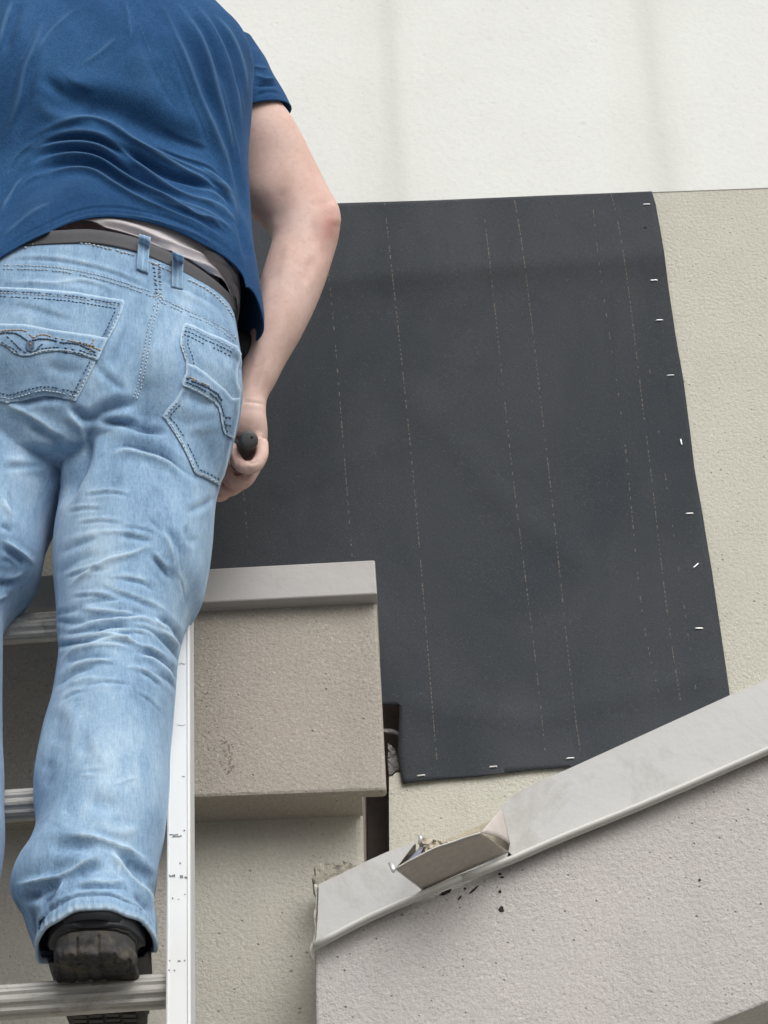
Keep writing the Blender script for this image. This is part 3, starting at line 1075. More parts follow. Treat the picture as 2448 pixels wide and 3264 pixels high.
# staples
st = [(2061, 654, 0.0), (2084, 896, 0.02), (2102, 1023, 0), (2137, 1199, -0.03), (2171, 1411, 1.52), (2198, 1639, 0), (2218, 1805, -0.75), (2228, 2005, 0.05), (1817, 2419, -0.05), (1342, 2474, -0.06), (1572, 2446, -0.06)]
for sx, sy, an in st:
    h, n = cast(felt_bvh, sx, sy)
    hl = 0.0052
    dx = np.array([math.cos(an), 0, -math.sin(an)])
    top = h + np.array([0, -0.0022, 0])
    prof = [top - dx * hl + np.array([0, 0.004, 0]), top - dx * hl, top - dx * (hl - 0.0006), top + dx * (hl - 0.0006), top + dx * hl, top + dx * hl + np.array([0, 0.004, 0])]
    V, Fl = tube(prof, 0.00115, 6)
    mobj('staple', V, Fl, M_staple, felt_root, False)
h, n = cast(felt_bvh, 2058, 726)
V, Fl = ellipsoid(h + np.array([0, -0.001, 0]), (0.003, 0.0012, 0.003), n=12)
mobj('nail_hole', V, Fl, M_pouch, felt_root)

# ------------------------------------------------------------------ ladder
LEAN = 0.25
lp0 = P(608, 3100, 2.72)
ln = np.array([0, 1.0, -LEAN]); ln /= np.linalg.norm(ln)     # ladder plane normal, away from viewer
A0 = lp0
B0 = Ppl(605, 1960, lp0, ln)
ldir = (B0 - A0) / np.linalg.norm(B0 - A0)
lx = np.cross(ldir, ln); lx /= np.linalg.norm(lx)
if lx[0] < 0: lx = -lx
WID = 0.405
base_t = -A0[2] / ldir[2]
top_t = 1.15
LB = A0 + ldir * base_t
lad = empty('ladder', LB - lx * WID / 2, 'aluminium ladder with ribbed rungs leaning on the wall under the man', 'ladder')
print('ladder top', A0 + ldir * top_t)


def rail(side):
    # C channel: outer web, two flanges with beads; local coords (u across, n depth)
    fw, wd, tk = 0.0290, 0.066, 0.0022
    s = 1.0 if side > 0 else -1.0
    # outline of flange front with beads
    prof = [(0, 0), (-0.0030, -0.0016), (-0.0045, 0.0), (-fw + 0.0035, 0.0), (-fw + 0.0022, -0.0014), (-fw, 0.0), (-fw, tk * 1.6), (-fw + 0.003, tk), (-tk, tk), (-tk, wd - tk), (-fw, wd - tk), (-fw, wd), (0, wd)]
    org = A0 if side > 0 else A0 - lx * WID
    pts = [org + lx * (s * u) + ln * n for u, n in prof]
    V, Fl = prism([p + ldir * base_t for p in pts], ldir * (top_t - base_t))
    o = fixn(mobj('rail', V, Fl, M_alu, lad, False))
    bevel(o, 0.0006, 2)
    return o


rail(1)
rail(-1)
rung_t = []
for py in (3176, 2552, 1990, 1430):
    q = Ppl(300, py, A0 + ln * 0.034, ln)
    rung_t.append(np.dot(q - A0 - ln * 0.034, ldir))
print('rung spacing', rung_t)
sp = 0.295
r0 = rung_t[0]
ts = [rung_t[0], rung_t[1], rung_t[2], rung_t[3]] + [r0 - 0.3 * k for k in range(1, 9) if r0 - 0.3 * k > base_t + 0.1]
# rung profile: D section with ribbed tread (depth d from front, height h)
def rung(t):
    prof = []
    N_ = 40
    for k in range(N_):
        a = 2 * math.pi * k / N_
        rr = 0.0195
        d_ = -math.cos(a) * rr
        h_ = math.sin(a) * rr * 1.08
        if d_ < 0:      # ribs on the front half
            g_ = 0.0011 * (1 if (k % 4 < 2) else -1)
            d_ += -g_ * math.cos(a); h_ += g_ * math.sin(a)
        prof.append((d_, h_))
    a_ = A0 + ldir * t - lx * (WID - 0.003) + ln * 0.034
    pts = [a_ + ln * d + ldir * h for d, h in prof]
    V, Fl = prism(pts, lx * (WID - 0.006))
    return fixn(mobj('rung', V, Fl, M_rung, lad, False))
for t in ts: rung(t)
# collar plate below the rung the shoe is on
q0 = A0 + ldir * (r0 - 0.021) + ln * 0.012
# scuffed print marks on the right rail
marks = []
for mx, my, ln_, wd_ in [(553, 2660, 30, 4), (566, 2665, 34, 5), (590, 2647, 8, 5), (573, 2750, 4, 5), (548, 2792, 20, 9), (578, 2794, 10, 10), (592, 2796, 10, 8), (552, 2862, 7, 6), (570, 2866, 6, 3), (589, 2851, 6, 4),
                         (543, 3062, 8, 4), (574, 3063, 14, 4), (590, 3060, 6, 4), (540, 3092, 6, 6), (557, 3093, 7, 6), (572, 2115, 44, 2.5), (578, 2311, 26, 2), (585, 2475, 12, 2)]:
    for k in range(max(1, int(ln_ / 5))):
        cx = mx - ln_ / 2 + (k + 0.5) * 5 + RNG.uniform(-1, 1)
        cy = my + RNG.uniform(-1.5, 1.5)
        rr = wd_ * RNG.uniform(0.5, 1.0)
        qs = [Ppl(cx + a * 2.4, cy + b_ * rr / 2, A0 - ln * 0.0007, ln) for a, b_ in ((-1, -1), (1, -0.8), (1, 1), (-0.8, 1))]
        marks.append((np.array(qs), [(0, 1, 2, 3)]))
V, Fl = join(marks)
o = mobj('worn_print', V, Fl, M_mark, lad, False)
o['kind'] = 'stuff'
# ------------------------------------------------------------------ person
root = empty('person', P(150, 3100, 2.76), 'man on the ladder seen from behind in blue T-shirt and faded jeans', 'person')


def rows_Y(rows, y0, Y0, y1, Y1):
    """fill in depth by image row"""
    out = []
    for r in rows:
        ym = (r[1] + r[3]) / 2
        t = (ym - y0) / (y1 - y0)
        out.append((r[0], r[1], r[2], r[3], Y0 + (Y1 - Y0) * t, r[4], r[5] if len(r) > 5 else 0.0))
    return out


pelvis = [(-246, 1004, 748, 1002, 2.86, 0.148, 0.012), (-262, 1060, 758, 1060, 2.86, 0.15, 0.012), (-275, 1127, 766, 1130, 2.86, 0.152, 0.006),
          (-284, 1210, 768, 1214, 2.857, 0.152, 0.0), (-288, 1300, 766, 1300, 2.855, 0.15, 0), (-284, 1395, 745, 1393, 2.853, 0.14, 0), (-270, 1470, 722, 1464, 2.85, 0.125, 0), (-235, 1545, 690, 1540, 2.85, 0.10, 0)]
rleg = rows_Y([(235, 1330, 752, 1330, .120), (222, 1450, 722, 1440, .118), (200, 1560, 690, 1545, .116), (190, 1640, 680, 1620, .115), (174, 1727, 677, 1700, .113), (173, 1836, 664, 1800, .110), (177, 1916, 645, 1878, .106),
               (180, 1990, 598, 1950, .101), (181, 2030, 578, 2022, .098), (189, 2106, 567, 2090, .095), (182, 2170, 559, 2170, .093), (161, 2275, 551, 2280, .092), (136, 2359, 543, 2370, .092),
               (114, 2477, 540, 2477, .090), (110, 2561, 536, 2569, .089), (113, 2666, 524, 2660, .088), (88, 2735, 507, 2735, .088), (46, 2800, 498, 2800, .088), (40, 2850, 486, 2862, .088), (66, 2900, 496, 2910, .086), (95, 2990, 500, 2970, .084), (122, 3056, 492, 3010, .082)],
              1330, 2.875, 3030, 2.735)
lleg = rows_Y([(-275, 1330, 262, 1330, .120), (-295, 1480, 252, 1470, .118), (-312, 1600, 204, 1572, .115), (-330, 1720, 150, 1690, .112), (-345, 1830, 112, 1832, .108), (-355, 1900, 42, 1900, .104),
               (-362, 1960, 12, 1950, .098), (-368, 2050, 7, 2043, .095), (-375, 2300, 6, 2300, .092), (-372, 2500, 10, 2500, .090), (-378, 2700, 14, 2690, .088), (-420, 2830, -14, 2830, .088), (-460, 2940, -60, 2930, .086), (-465, 3040, -90, 3020, .084)],
              1330, 2.875, 3030, 2.735)
Vj, Fj = remesh([loft(pelvis, 60, 96, sq=2.25), loft(rleg, 140, 72, sq=2.15), loft(lleg, 120, 72, sq=2.15)], 0.0028, 9)

buttock = [(640, 1215, 150, 190, 12), (110, 1130, 190, 170, 16), (470, 1330, 60, 130, -10), (440, 1180, 40, 160, -7), (400, 1780, 130, 200, 4), (330, 2330, 120, 260, 4), (560, 1700, 60, 110, 5),
           (250, 2790, 110, 70, -5), (70, 2830, 50, 60, 5), (330, 1250, 80, 60, 5), (60, 1500, 130, 110, 6)]
S = []
add = lambda k, w, a, pts: S.append((k, w, a, pts))
# seat
add('v', 11, 9, c2([(540, 1278), (650, 1288), (800, 1300), (930, 1330), (1010, 1362)]))
add('r', 22, 5, c2([(560, 1325), (700, 1345), (860, 1350), (1000, 1400)]))
add('v', 9, 7, c2([(610, 1450), (760, 1408), (900, 1440), (1010, 1505), (1120, 1595), (1200, 1640)]))
add('s', 12, 7, c2([(620, 1495), (740, 1450), (860, 1470), (980, 1525), (1090, 1620)]))
add('v', 20, 18, c2([(528, 1262), (512, 1390), (485, 1530), (425, 1640), (350, 1790)]))
add('s', 13, 9, c2([(385, 1190), (430, 1260), (480, 1325), (492, 1400), (462, 1520)]))
add('v', 16, 11, c2([(520, 1290), (600, 1225), (720, 1180), (830, 1150)]))
add('v', 14, 8, c2([(395, 1185), (470, 1245), (520, 1265), (600, 1230)]))
add('s', 14, 7, c2([(0, 1165), (110, 1215), (230, 1275), (330, 1345), (420, 1380)]))
add('v', 12, 6, c2([(60, 1190), (200, 1165), (340, 1150), (420, 1175)]))
add('v', 14, 5, c2([(150, 1290), (260, 1350), (380, 1420)]))
add('r', 16, 4, c2([(0, 1500), (150, 1540), (300, 1560)]))
add('v', 10, 4, c2([(0, 1560), (130, 1550), (260, 1545)]))
add('v', 8, 3, c2([(30, 1660), (60, 1740), (90, 1843)]))
add('s', 9, 3, c2([(0, 1760), (40, 1800), (80, 1843)]))
add('v', 18, 5, c2([(760, 700), (700, 850), (620, 1000)]))
add('r', 26, 5, c2([(900, 800), (880, 950), (850, 1090)]))
add('v', 12, 4, c2([(560, 950), (650, 1050), (760, 1120)]))
# waist creases below band
add('v', 5, 3.2, c2([(0, 345), (130, 330), (300, 332), (450, 355), (600, 388), (750, 440), (880, 498), (950, 530)]))
add('s', 7, 2.4, c2([(0, 330), (130, 312), (300, 316), (450, 338), (600, 372), (760, 422), (900, 482)]))
add('v', 5, 2.6, c2([(0, 490), (120, 490), (280, 500), (420, 520), (560, 545)]))
add('s', 8, 3.6, c2([(0, 465), (180, 462), (330, 470), (470, 450), (600, 480), (740, 540)]))
add('v', 8, 2.5, c2([(380, 445), (520, 470), (640, 500)]))
add('v', 6, 2.2, c2([(960, 560), (1060, 620), (1180, 668), (1290, 730), (1370, 790)]))
add('r', 10, 2.0, c2([(960, 470), (1090, 530), (1200, 590), (1330, 700)]))
add('v', 5, 2.2, c2([(890, 420), (1000, 470), (1130, 520), (1250, 585), (1340, 660)]))
# pocket area folds (left pocket)
add('v', 14, 3.5, c2([(60, 610), (180, 640), (320, 690), (460, 730)]))
add('s', 12, 3.5, c2([(0, 560), (160, 610), (330, 660), (480, 700)]))
add('v', 16, 4, c2([(250, 960), (380, 1000), (500, 990)]))
add('v', 18, 5, c2([(1050, 1120), (1160, 1180), (1260, 1180)]))
add('r', 20, 5, c2([(1130, 900), (1230, 960), (1330, 1060), (1390, 1150)]))
add('v', 8, 3.5, c2([(1140, 900), (1220, 950), (1290, 1030), (1340, 1120)]))
add('r', 16, 4, c2([(1200, 820), (1300, 860), (1390, 900)]))
add('v', 10, 4, c2([(1320, 890), (1370, 950), (1390, 1000)]))
add('r', 14, 3, c2([(1050, 1350), (1150, 1330), (1280, 1300)]))
# thigh
add('s', 9, 6.5, c3([(490, 655), (650, 545), (800, 462), (1000, 400), (1100, 352), (1170, 352)]))
add('v', 9, 6, c3([(1125, 400), (1180, 460), (1240, 540), (1300, 605)]))
add('s', 8, 5, c3([(1150, 370), (1200, 440), (1260, 510)]))
add('v', 8, 5, c3([(890, 258), (1000, 275), (1090, 292), (1160, 300)]))
add('s', 8, 3.5, c3([(700, 235), (850, 232), (1000, 246), (1130, 278)]))
add('r', 12, 3, c3([(540, 300), (650, 260), (760, 235)]))
add('v', 9.5, 3, c3([(430, 400), (600, 320), (760, 270)]))
add('v', 9.5, 3, c3([(420, 560), (600, 440), (780, 390)]))
add('s', 8, 4.5, c3([(755, 600), (850, 660), (1000, 712), (1180, 785), (1300, 850)]))
add('s', 7, 4, c3([(820, 580), (930, 570), (1040, 590), (1140, 625)]))
add('v', 8, 4.5, c3([(900, 600), (1030, 610), (1110, 640), (1170, 700)]))
add('v', 12, 4, c3([(760, 640), (900, 700), (1060, 760), (1190, 830)]))
add('s', 8, 4, c3([(1210, 210), (1265, 330), (1300, 450), (1305, 560)]))
add('v', 10, 4, c3([(1240, 190), (1310, 300), (1345, 420)]))
add('v', 14, 4.5, c3([(1390, 180), (1420, 280), (1480, 330)]))
add('v', 9, 4, c3([(1380, 90), (1480, 50), (1570, 0), (1640, -60)]))
add('s', 10, 3, c3([(1330, 250), (1320, 400), (1340, 560), (1360, 700)]))
add('v', 7, 3, c3([(1100, 110), (1170, 180), (1230, 250)]))
# knee bunching
for pts, a in [([(640, 762), (780, 745), (930, 745)], 6), ([(620, 872), (720, 892), (850, 880), (1080, 862)], 8), ([(690, 1004), (800, 955), (890, 944), (1000, 962)], 9), ([(870, 1002), (1000, 982), (1110, 1004)], 7),
               ([(1130, 960), (1260, 1070), (1330, 1150), (1420, 1290)], 7), ([(1150, 860), (1280, 925), (1345, 1010), (1420, 1160)], 7), ([(360, 1110), (560, 1062), (740, 1045)], 7), ([(480, 1225), (660, 1172), (860, 1180)], 6),
               ([(980, 1130), (1150, 1160), (1250, 1235), (1400, 1400)], 7), ([(1120, 1270), (1270, 1350), (1400, 1500)], 5), ([(400, 1420), (580, 1290), (760, 1250)], 5), ([(1040, 1270), (1140, 1322), (1215, 1405)], 6),
               ([(940, 1040), (1040, 1070), (1110, 1115)], 6), ([(360, 880), (560, 915), (720, 895)], 4), ([(640, 1235), (780, 1225), (900, 1240)], 3), ([(360, 860), (520, 830), (640, 795)], 3),
               ([(800, 815), (980, 830), (1100, 850)], 5)]:
    add('v', 7.5, a, c3(pts))
for pts, a in [([(440, 1046), (600, 1040), (760, 1012), (900, 1022), (1040, 1078), (1100, 1110)], 7), ([(560, 965), (680, 925), (820, 900), (960, 888), (1100, 890), (1210, 950)], 7), ([(620, 1135), (740, 1066), (900, 1040), (1080, 1092), (1210, 1150), (1300, 1240)], 7),
               ([(1180, 960), (1270, 1020), (1345, 1110)], 7), ([(460, 1210), (560, 1130), (700, 1095), (860, 1085), (1010, 1110)], 6), ([(500, 1300), (620, 1232), (760, 1205), (880, 1212)], 5), ([(1020, 1150), (1150, 1190), (1260, 1270), (1320, 1370)], 5),
               ([(900, 1250), (1060, 1262), (1180, 1330), (1250, 1420)], 4), ([(600, 800), (760, 830), (900, 840), (1080, 835)], 6), ([(1160, 870), (1200, 930), (1290, 960)], 5), ([(520, 1390), (620, 1350), (760, 1330)], 3), ([(700, 985), (860, 975), (1080, 980), (1180, 1010)], 5)]:
    add('s', 8, a, c3(pts))
for pts, a in [([(470, 560), (640, 505), (820, 500)], 2.5), ([(520, 700), (700, 690), (900, 730)], 2.5), ([(900, 180), (1050, 190), (1200, 240)], 2), ([(560, 150), (760, 130), (960, 160)], 2), ([(1330, 520), (1380, 640), (1400, 760)], 2.5),
               ([(480, 980), (640, 960), (800, 930)], 2.5), ([(980, 930), (1100, 940), (1210, 990)], 3), ([(600, 1380), (800, 1350), (1000, 1370)], 2), ([(1000, 1420), (1120, 1480), (1220, 1580)], 2), ([(450, 1500), (540, 1440), (660, 1410)], 2),
               ([(620, -60), (800, -90), (1000, -60)], 2.5), ([(500, 60), (640, 30), (800, 40)], 2)]:
    add('s', 5.5, a, c3(pts))
    add('v', 5, a * 1.2, [(x, y + 9) for x, y in c3(pts)])
# shin
add('r', 26, 3.5, c3([(480, 1500), (560, 1650), (600, 1850)]))
add('v', 26, 3, c3([(430, 1550), (430, 1700), (400, 1850)]))
add('v', 20, 3, c3([(620, 1700), (640, 1850), (660, 1950)]))
add('r', 22, 2.5, c4([(700, 0), (760, 150), (860, 240)]))
add('v', 22, 3, c4([(350, 150), (370, 260), (360, 400)]))
add('s', 6, 1.6, c4([(600, 250), (700, 240), (800, 245)]))
add('s', 5, 1.8, c4([(600, 292), (680, 296), (750, 298)]))
add('s', 5, 2.2, c4([(820, 375), (900, 350), (980, 318), (1060, 300)]))
add('v', 26, 5, c4([(640, 520), (780, 510), (900, 560)]))
add('r', 22, 3, c4([(450, 700), (480, 620), (510, 560)]))
add('r', 16, 3, c4([(780, 690), (900, 720), (1060, 690)]))
# ankle folds
add('s', 9, 8, c4([(470, 738), (600, 748), (740, 772), (870, 812), (1000, 868), (1115, 922)]))
add('v', 20, 10, c4([(360, 850), (480, 815), (620, 812), (740, 840)]))
add('v', 12, 8, c4([(880, 850), (960, 920), (1060, 1000), (1140, 1080)]))
add('v', 18, 8, c4([(940, 930), (1020, 1040), (1110, 1120)]))
add('s', 10, 9, c4([(120, 1110), (280, 1090), (420, 1050), (560, 985), (670, 925), (750, 885)]))
add('v', 15, 9, c4([(170, 1240), (290, 1190), (400, 1110), (440, 1070)]))
add('v', 16, 7, c4([(560, 1040), (680, 980), (800, 960)]))
add('s', 9, 9, c4([(835, 830), (870, 920), (960, 1030), (1070, 1140), (1150, 1240), (1200, 1350)]))
add('s', 7, 4, c4([(545, 1088), (700, 1082), (850, 1092), (970, 1082)]))
add('v', 8, 5, c4([(540, 1125), (700, 1120), (860, 1130), (990, 1150)]))
add('s', 7, 5, c4([(400, 1200), (440, 1130), (480, 1060)]))
add('v', 10, 6, c4([(340, 1260), (390, 1190), (440, 1110)]))
add('v', 10, 5, c4([(1010, 1180), (1080, 1260), (1130, 1330)]))
add('s', 8, 4, c4([(880, 870), (890, 980), (900, 1050)]))
add('v', 8, 4, c4([(240, 1300), (260, 1420), (280, 1540)]))
add('r', 14, 4, c4([(300, 1230), (330, 1340), (330, 1430)]))
HT = c4([(300, 1420), (340, 1330), (420, 1240), (520, 1190), (620, 1165), (740, 1160), (860, 1185), (980, 1245), (1090, 1330), (1180, 1430)])
HB = c4([(270, 1600), (330, 1430), (430, 1335), (560, 1275), (680, 1255), (760, 1258), (860, 1280), (980, 1340), (1080, 1430), (1165, 1530)])
add('s', 5, 3.2, HT)
add('v', 5, 2.6, [(x, y + 13) for x, y in HT])
_a, _b = catmull(HT, 30), catmull(HB, 30)
for i in range(2, 28):
    o1 = (i * 37 % 7 - 3) * 0.8
    add('v', 3.6, 1.8 + 0.5 * (i % 3), [(_a[i][0] + o1, _a[i][1] + 6), ((_a[i][0] + _b[i][0]) / 2 + o1, (_a[i][1] + _b[i][1]) / 2), (_b[i][0] + o1, _b[i][1])])
# left leg
for k, w, a, pts in [('v', 9, 6, [(0, 175), (50, 190), (100, 235)]), ('s', 9, 6, [(0, 270), (80, 330), (180, 400), (270, 480)]), ('v', 12, 5, [(20, 340), (100, 400), (200, 470)]), ('s', 10, 5, [(0, 590), (90, 570), (180, 520)]),
                     ('v', 12, 5, [(-60, 640), (20, 620), (110, 590)]), ('s', 10, 5, [(-60, 760), (10, 720), (60, 700)]), ('s', 9, 4, [(10, -30), (60, 60), (90, 140)]), ('v', 8, 4, [(0, 430), (70, 450), (120, 500)])]:
    add(k, w, a, c3(pts))
# stitched seam lines as fine grooves
SEAM_C = c2([(935, 535), (912, 620), (885, 720), (866, 820), (850, 920), (832, 1010), (815, 1080), (790, 1150)])
add('v', 3.5, 1.6, c2([(962, 560), (935, 640), (905, 740), (880, 850), (862, 960), (838, 1060), (812, 1140)]))
YOKE_L = c2([(-40, 372), (120, 372), (300, 380), (450, 402), (600, 435), (740, 478), (870, 522), (940, 548)])
YOKE_R = c2([(950, 570), (1030, 605), (1120, 648), (1220, 690), (1310, 740), (1385, 800)])
add('v', 3.2, 1.3, [(x, y + 14) for x, y in YOKE_L])
add('v', 3.2, 1.3, [(x, y + 13) for x, y in YOKE_R])

S = [(k, w * (1.0 if (k == 'v' and 5 < w < 10) else 1.0), a * (0.52 if (k == 'v' and w < 10) else 0.68 if w < 15 else 0.7), q) for k, w, a, q in S]
Vj, wearj = sculpt(Vj, Fj, S, buttock)
Nj = vnormals(Vj, Fj)
Vj = Vj + Nj * (0.0007 * smooth_noise(Vj, 60, 5) + 0.0012 * smooth_noise(Vj, 28, 6))[:, None]
# broad paler worn zones; darker zones under the seat and near the hem
jx, jy = proj(Vj)
zone = 0.22 * np.exp(-(((jx - 350) / 130) ** 2 + ((jy - 2330) / 330) ** 2)) + 0.2 * np.exp(-(((jx - 320) / 160) ** 2 + ((jy - 1750) / 200) ** 2)) + 0.2 * np.exp(-(((jx - 60) / 150) ** 2 + ((jy - 1600) / 200) ** 2)) \
    - 0.25 * np.exp(-(((jx - 560) / 160) ** 2 + ((jy - 1330) / 120) ** 2)) - 0.2 * np.exp(-(((jx - 400) / 260) ** 2 + ((jy - 1450) / 90) ** 2)) - 0.25 * np.exp(-(((jx - 150) / 200) ** 2 + ((jy - 2900) / 120) ** 2))
CR_ = loft(rleg, 140, 72, sq=2.15)[0]
ringR = CR_[139 * 72:140 * 72]
pR = ringR.mean(0)
CL_ = loft(lleg, 120, 72, sq=2.15)[0]
ringL = CL_[119 * 72:120 * 72]
pL = ringL.mean(0)
Vj0 = Vj.copy()


def lift_front(V, p, amt=0.036, hgt=0.09):
    q = V - p
    near_ = (np.hypot(q[:, 0], q[:, 1]) < 0.14)
    f = sst(q[:, 1] / 0.085, -0.1, 0.9) * np.clip(1 - (q[:, 2] + 0.02) / hgt, 0, 1) * near_ * (q[:, 2] < 0.12)
    W_ = V.copy()
    W_[:, 2] += amt * f
    return W_


# open the trouser legs at the hems
cen = Vj[Fj].mean(1)
Nf = np.cross(Vj[Fj[:, 2]] - Vj[Fj[:, 0]], Vj[Fj[:, 3]] - Vj[Fj[:, 1]])
Nf /= np.linalg.norm(Nf, axis=1)[:, None] + 1e-12
def near_plane(c, p, ring):
    a, b = ring[0] - ring[36], ring[18] - ring[54]
    n = np.cross(a, b)
    n /= np.linalg.norm(n)
    if n[2] > 0: n = -n
    return ((c - p) @ n), np.linalg.norm(c - p, axis=1), n


kill = np.zeros(len(Fj), bool)
for p_, ring_ in ((pR, ringR), (pL, ringL)):
    hgt, dist, n_ = near_plane(cen, p_, ring_)
    kill |= (np.abs(hgt) < 0.012) & (dist < 0.13) & (Nf @ n_ > 0.55)
Fj2 = Fj[~kill]
Vj = lift_front(lift_front(Vj, pR), pL)
ringR, ringL = lift_front(ringR, pR), lift_front(ringL, pL)
jeans = mobj('jeans', Vj, Fj2, M_denim, root, attrs={'wear_shading': wearj + zone})
sm = jeans.modifiers.new('t', 'SOLIDIFY'); sm.thickness = 0.0018; sm.offset = -1
jb = bvh_of(Vj, Fj)


def ringband(ring, up, wdt, r, mat, name, wear_shading=0.3):
    """folded hem around the open end of a trouser leg: flat band following the ring"""
    c = ring.mean(0)
    n = len(ring)
    th = []
    for p in ring:
        o_ = (p - c) / np.linalg.norm(p - c)
        a_ = math.atan2(o_[1], o_[0])
        pk = 0.0007 * math.sin(46 * a_) + 0.0005 * math.sin(71 * a_ + 1)
        th.append([p + o_ * 0.0016 + up * wdt, p + o_ * (0.0026 + pk) + up * wdt * 0.55, p + o_ * (0.0030 + pk) + up * 0.002, p + o_ * 0.0020 - up * 0.0012, p - o_ * 0.001 - up * 0.0012, p - o_ * 0.002 + up * 0.006])
    G = np.array(th)
    m = G.shape[1]
    V = G.reshape(-1, 3)
    Fq = np.array([[i * m + j, ((i + 1) % n) * m + j, ((i + 1) % n) * m + j + 1, i * m + j + 1] for i in range(n) for j in range(m - 1)])
    w = np.tile(np.array([0.1, -0.1, 0.5, 0.9, 0.5, 0]), n) * wear_shading / 0.3
    return mobj(name, V, Fq, mat, jeans, attrs={'wear_shading': w})


def dense(ring, n=240):
    r2 = np.vstack([ring, ring[:1]])
    t = np.linspace(0, len(ring), n, endpoint=False)
    k = t.astype(int); f = (t - k)[:, None]
    return r2[k] * (1 - f) + r2[k + 1] * f


for ring_ in (ringR, ringL):
    rr_ = dense(ring_)
    ph = np.linspace(0, 2 * np.pi, len(rr_), endpoint=False)
    rr_ = rr_ + np.array([0, 0, 1.0]) * (0.0015 * np.sin(5 * ph) + 0.001 * np.sin(11 * ph + 1))[:, None]
    ringband(rr_, np.array([0, 0, 1.0]), 0.016, 0.002, M_hem, 'hem')

# back pockets --------------------------------------------------
PL = c8([(-900, 330), (-450, 262), (0, 250), (400, 270), (900, 312), (1300, 380), (1440, 398), (1462, 440), (1425, 560), (1330, 760), (1210, 975), (1120, 1140), (1010, 1370), (895, 1585), (760, 1555), (640, 1520), (520, 1512), (400, 1535),
         (230, 1580), (90, 1612), (-100, 1560), (-500, 1440), (-860, 1400)])
pocketL = drape_poly('back_pocket', PL, jb, 0.0026, M_denim2, jeans, grid=8)
FL = c8([(-900, 720), (-400, 720), (0, 690), (300, 700), (620, 760), (900, 800), (1110, 830), (1262, 862), (1150, 1120), (1040, 1085), (860, 1035), (680, 1010), (500, 1025), (370, 1060), (280, 1068), (190, 1035), (90, 960), (0, 915), (-300, 960), (-880, 1000)])
flapL = drape_poly('flap', FL, jb, 0.0048, M_denim, pocketL, grid=7, skirt=0.0005)
PR = c9([(618, 290), (660, 282), (720, 300), (880, 380), (1050, 450), (1200, 530), (1245, 610), (1225, 700), (1200, 800), (1205, 920), (1240, 1000), (1225, 1150), (1200, 1300), (1160, 1500), (1130, 1600), (1100, 1760), (1060, 1920), (1000, 2035),
         (920, 1990), (830, 1945), (745, 1915), (715, 1840), (660, 1720), (590, 1580), (500, 1430), (402, 1285), (450, 1210), (540, 1110), (600, 1000), (612, 900), (645, 820), (648, 690), (620, 610), (590, 520), (592, 400)])
pocketR = drape_poly('back_pocket', PR, jb, 0.0028, M_denim2, jeans, grid=7)
FR = c9([(650, 720), (760, 760), (860, 830), (960, 920), (1060, 1000), (1130, 1090), (1215, 1080), (1205, 1250), (1170, 1420), (1148, 1530), (1100, 1505), (1045, 1480), (1020, 1400), (1005, 1300), (985, 1200), (940, 1130), (860, 1075), (760, 1020),
         (660, 980), (606, 960), (620, 900), (645, 830)])
flapR = drape_poly('flap', FR, jb, 0.005, M_denim, pocketR, grid=6, skirt=0.0005)

# waistband + loops + seams ------------------------------------
st_parts, dk_parts, or_parts = [], [], []
def off_line(pts, d):
    q = resample(pts, 10)
    T = np.gradient(q, axis=0)
    T /= np.linalg.norm(T, axis=1)[:, None]
    return [tuple(a + np.array([-t[1], t[0]]) * d) for a, t in zip(q, T)]
for line in (YOKE_L, YOKE_R):
    for dd in (-5, 6): st_parts += dashes(jb, off_line(line, dd), 11, 7, 0.0009)
for dd in (-6, 6): st_parts += dashes(jb, off_line(SEAM_C, dd), 11, 7, 0.0009)
# waistband upper stitched edge
WB = c7([(150, 375), (230, 345), (330, 330), (450, 335), (600, 360), (750, 395), (860, 430), (1000, 490), (1150, 560), (1300, 640), (1400, 730), (1455, 810)])
st_parts += dashes(jb, WB, 13, 10, 0.0016)
for yy in (0, 12, 24, 36, 50, 64, 78, 92, 106):
    st_parts += dashes(jb, [(484 + yy * .10, 838 + yy), (520 + yy * .02, 845 + yy)], 13, 9, 0.0013)
    dk_parts += dashes(jb, [(486 + yy * .10, 844 + yy), (518 + yy * .02, 851 + yy)], 14, 8, 0.0010)
# pocket stitching
pb = BVHTree.FromPolygons(*(lambda o: ([v.co + Vector(wloc(o)) for v in o.data.vertices], [tuple(p.vertices) for p in o.data.polygons]))(pocketL))
pfl = BVHTree.FromPolygons(*(lambda o: ([v.co + Vector(wloc(o)) for v in o.data.vertices], [tuple(p.vertices) for p in o.data.polygons]))(flapL))
pbr = BVHTree.FromPolygons(*(lambda o: ([v.co + Vector(wloc(o)) for v in o.data.vertices], [tuple(p.vertices) for p in o.data.polygons]))(pocketR))
pfr = BVHTree.FromPolygons(*(lambda o: ([v.co + Vector(wloc(o)) for v in o.data.vertices], [tuple(p.vertices) for p in o.data.polygons]))(flapR))
edgeL = c8([(1425, 560), (1330, 760), (1210, 975)])
edgeL2 = c8([(1120, 1140), (1010, 1370), (895, 1570)])
topL = c8([(0, 262), (400, 284), (900, 328), (1300, 396), (1430, 415)])
botL = c8([(880, 1555), (760, 1530), (640, 1500), (520, 1492), (400, 1512), (230, 1558), (110, 1590), (-60, 1550)])
for ln_, dd, lst in ((edgeL, 8, st_parts), (edgeL, 22, dk_parts), (edgeL2, 8, st_parts), (edgeL2, 20, dk_parts), (topL, 12, st_parts), (topL, 24, dk_parts), (topL, 7, dk_parts)):
    lst += dashes(pb, off_line(ln_, dd), 12, 7, 0.0009)
st_parts += dashes(pb, off_line(botL, 9), 11, 7, 0.0009)
dk_parts += dashes(pb, off_line(botL, 22), 12, 6, 0.0010)
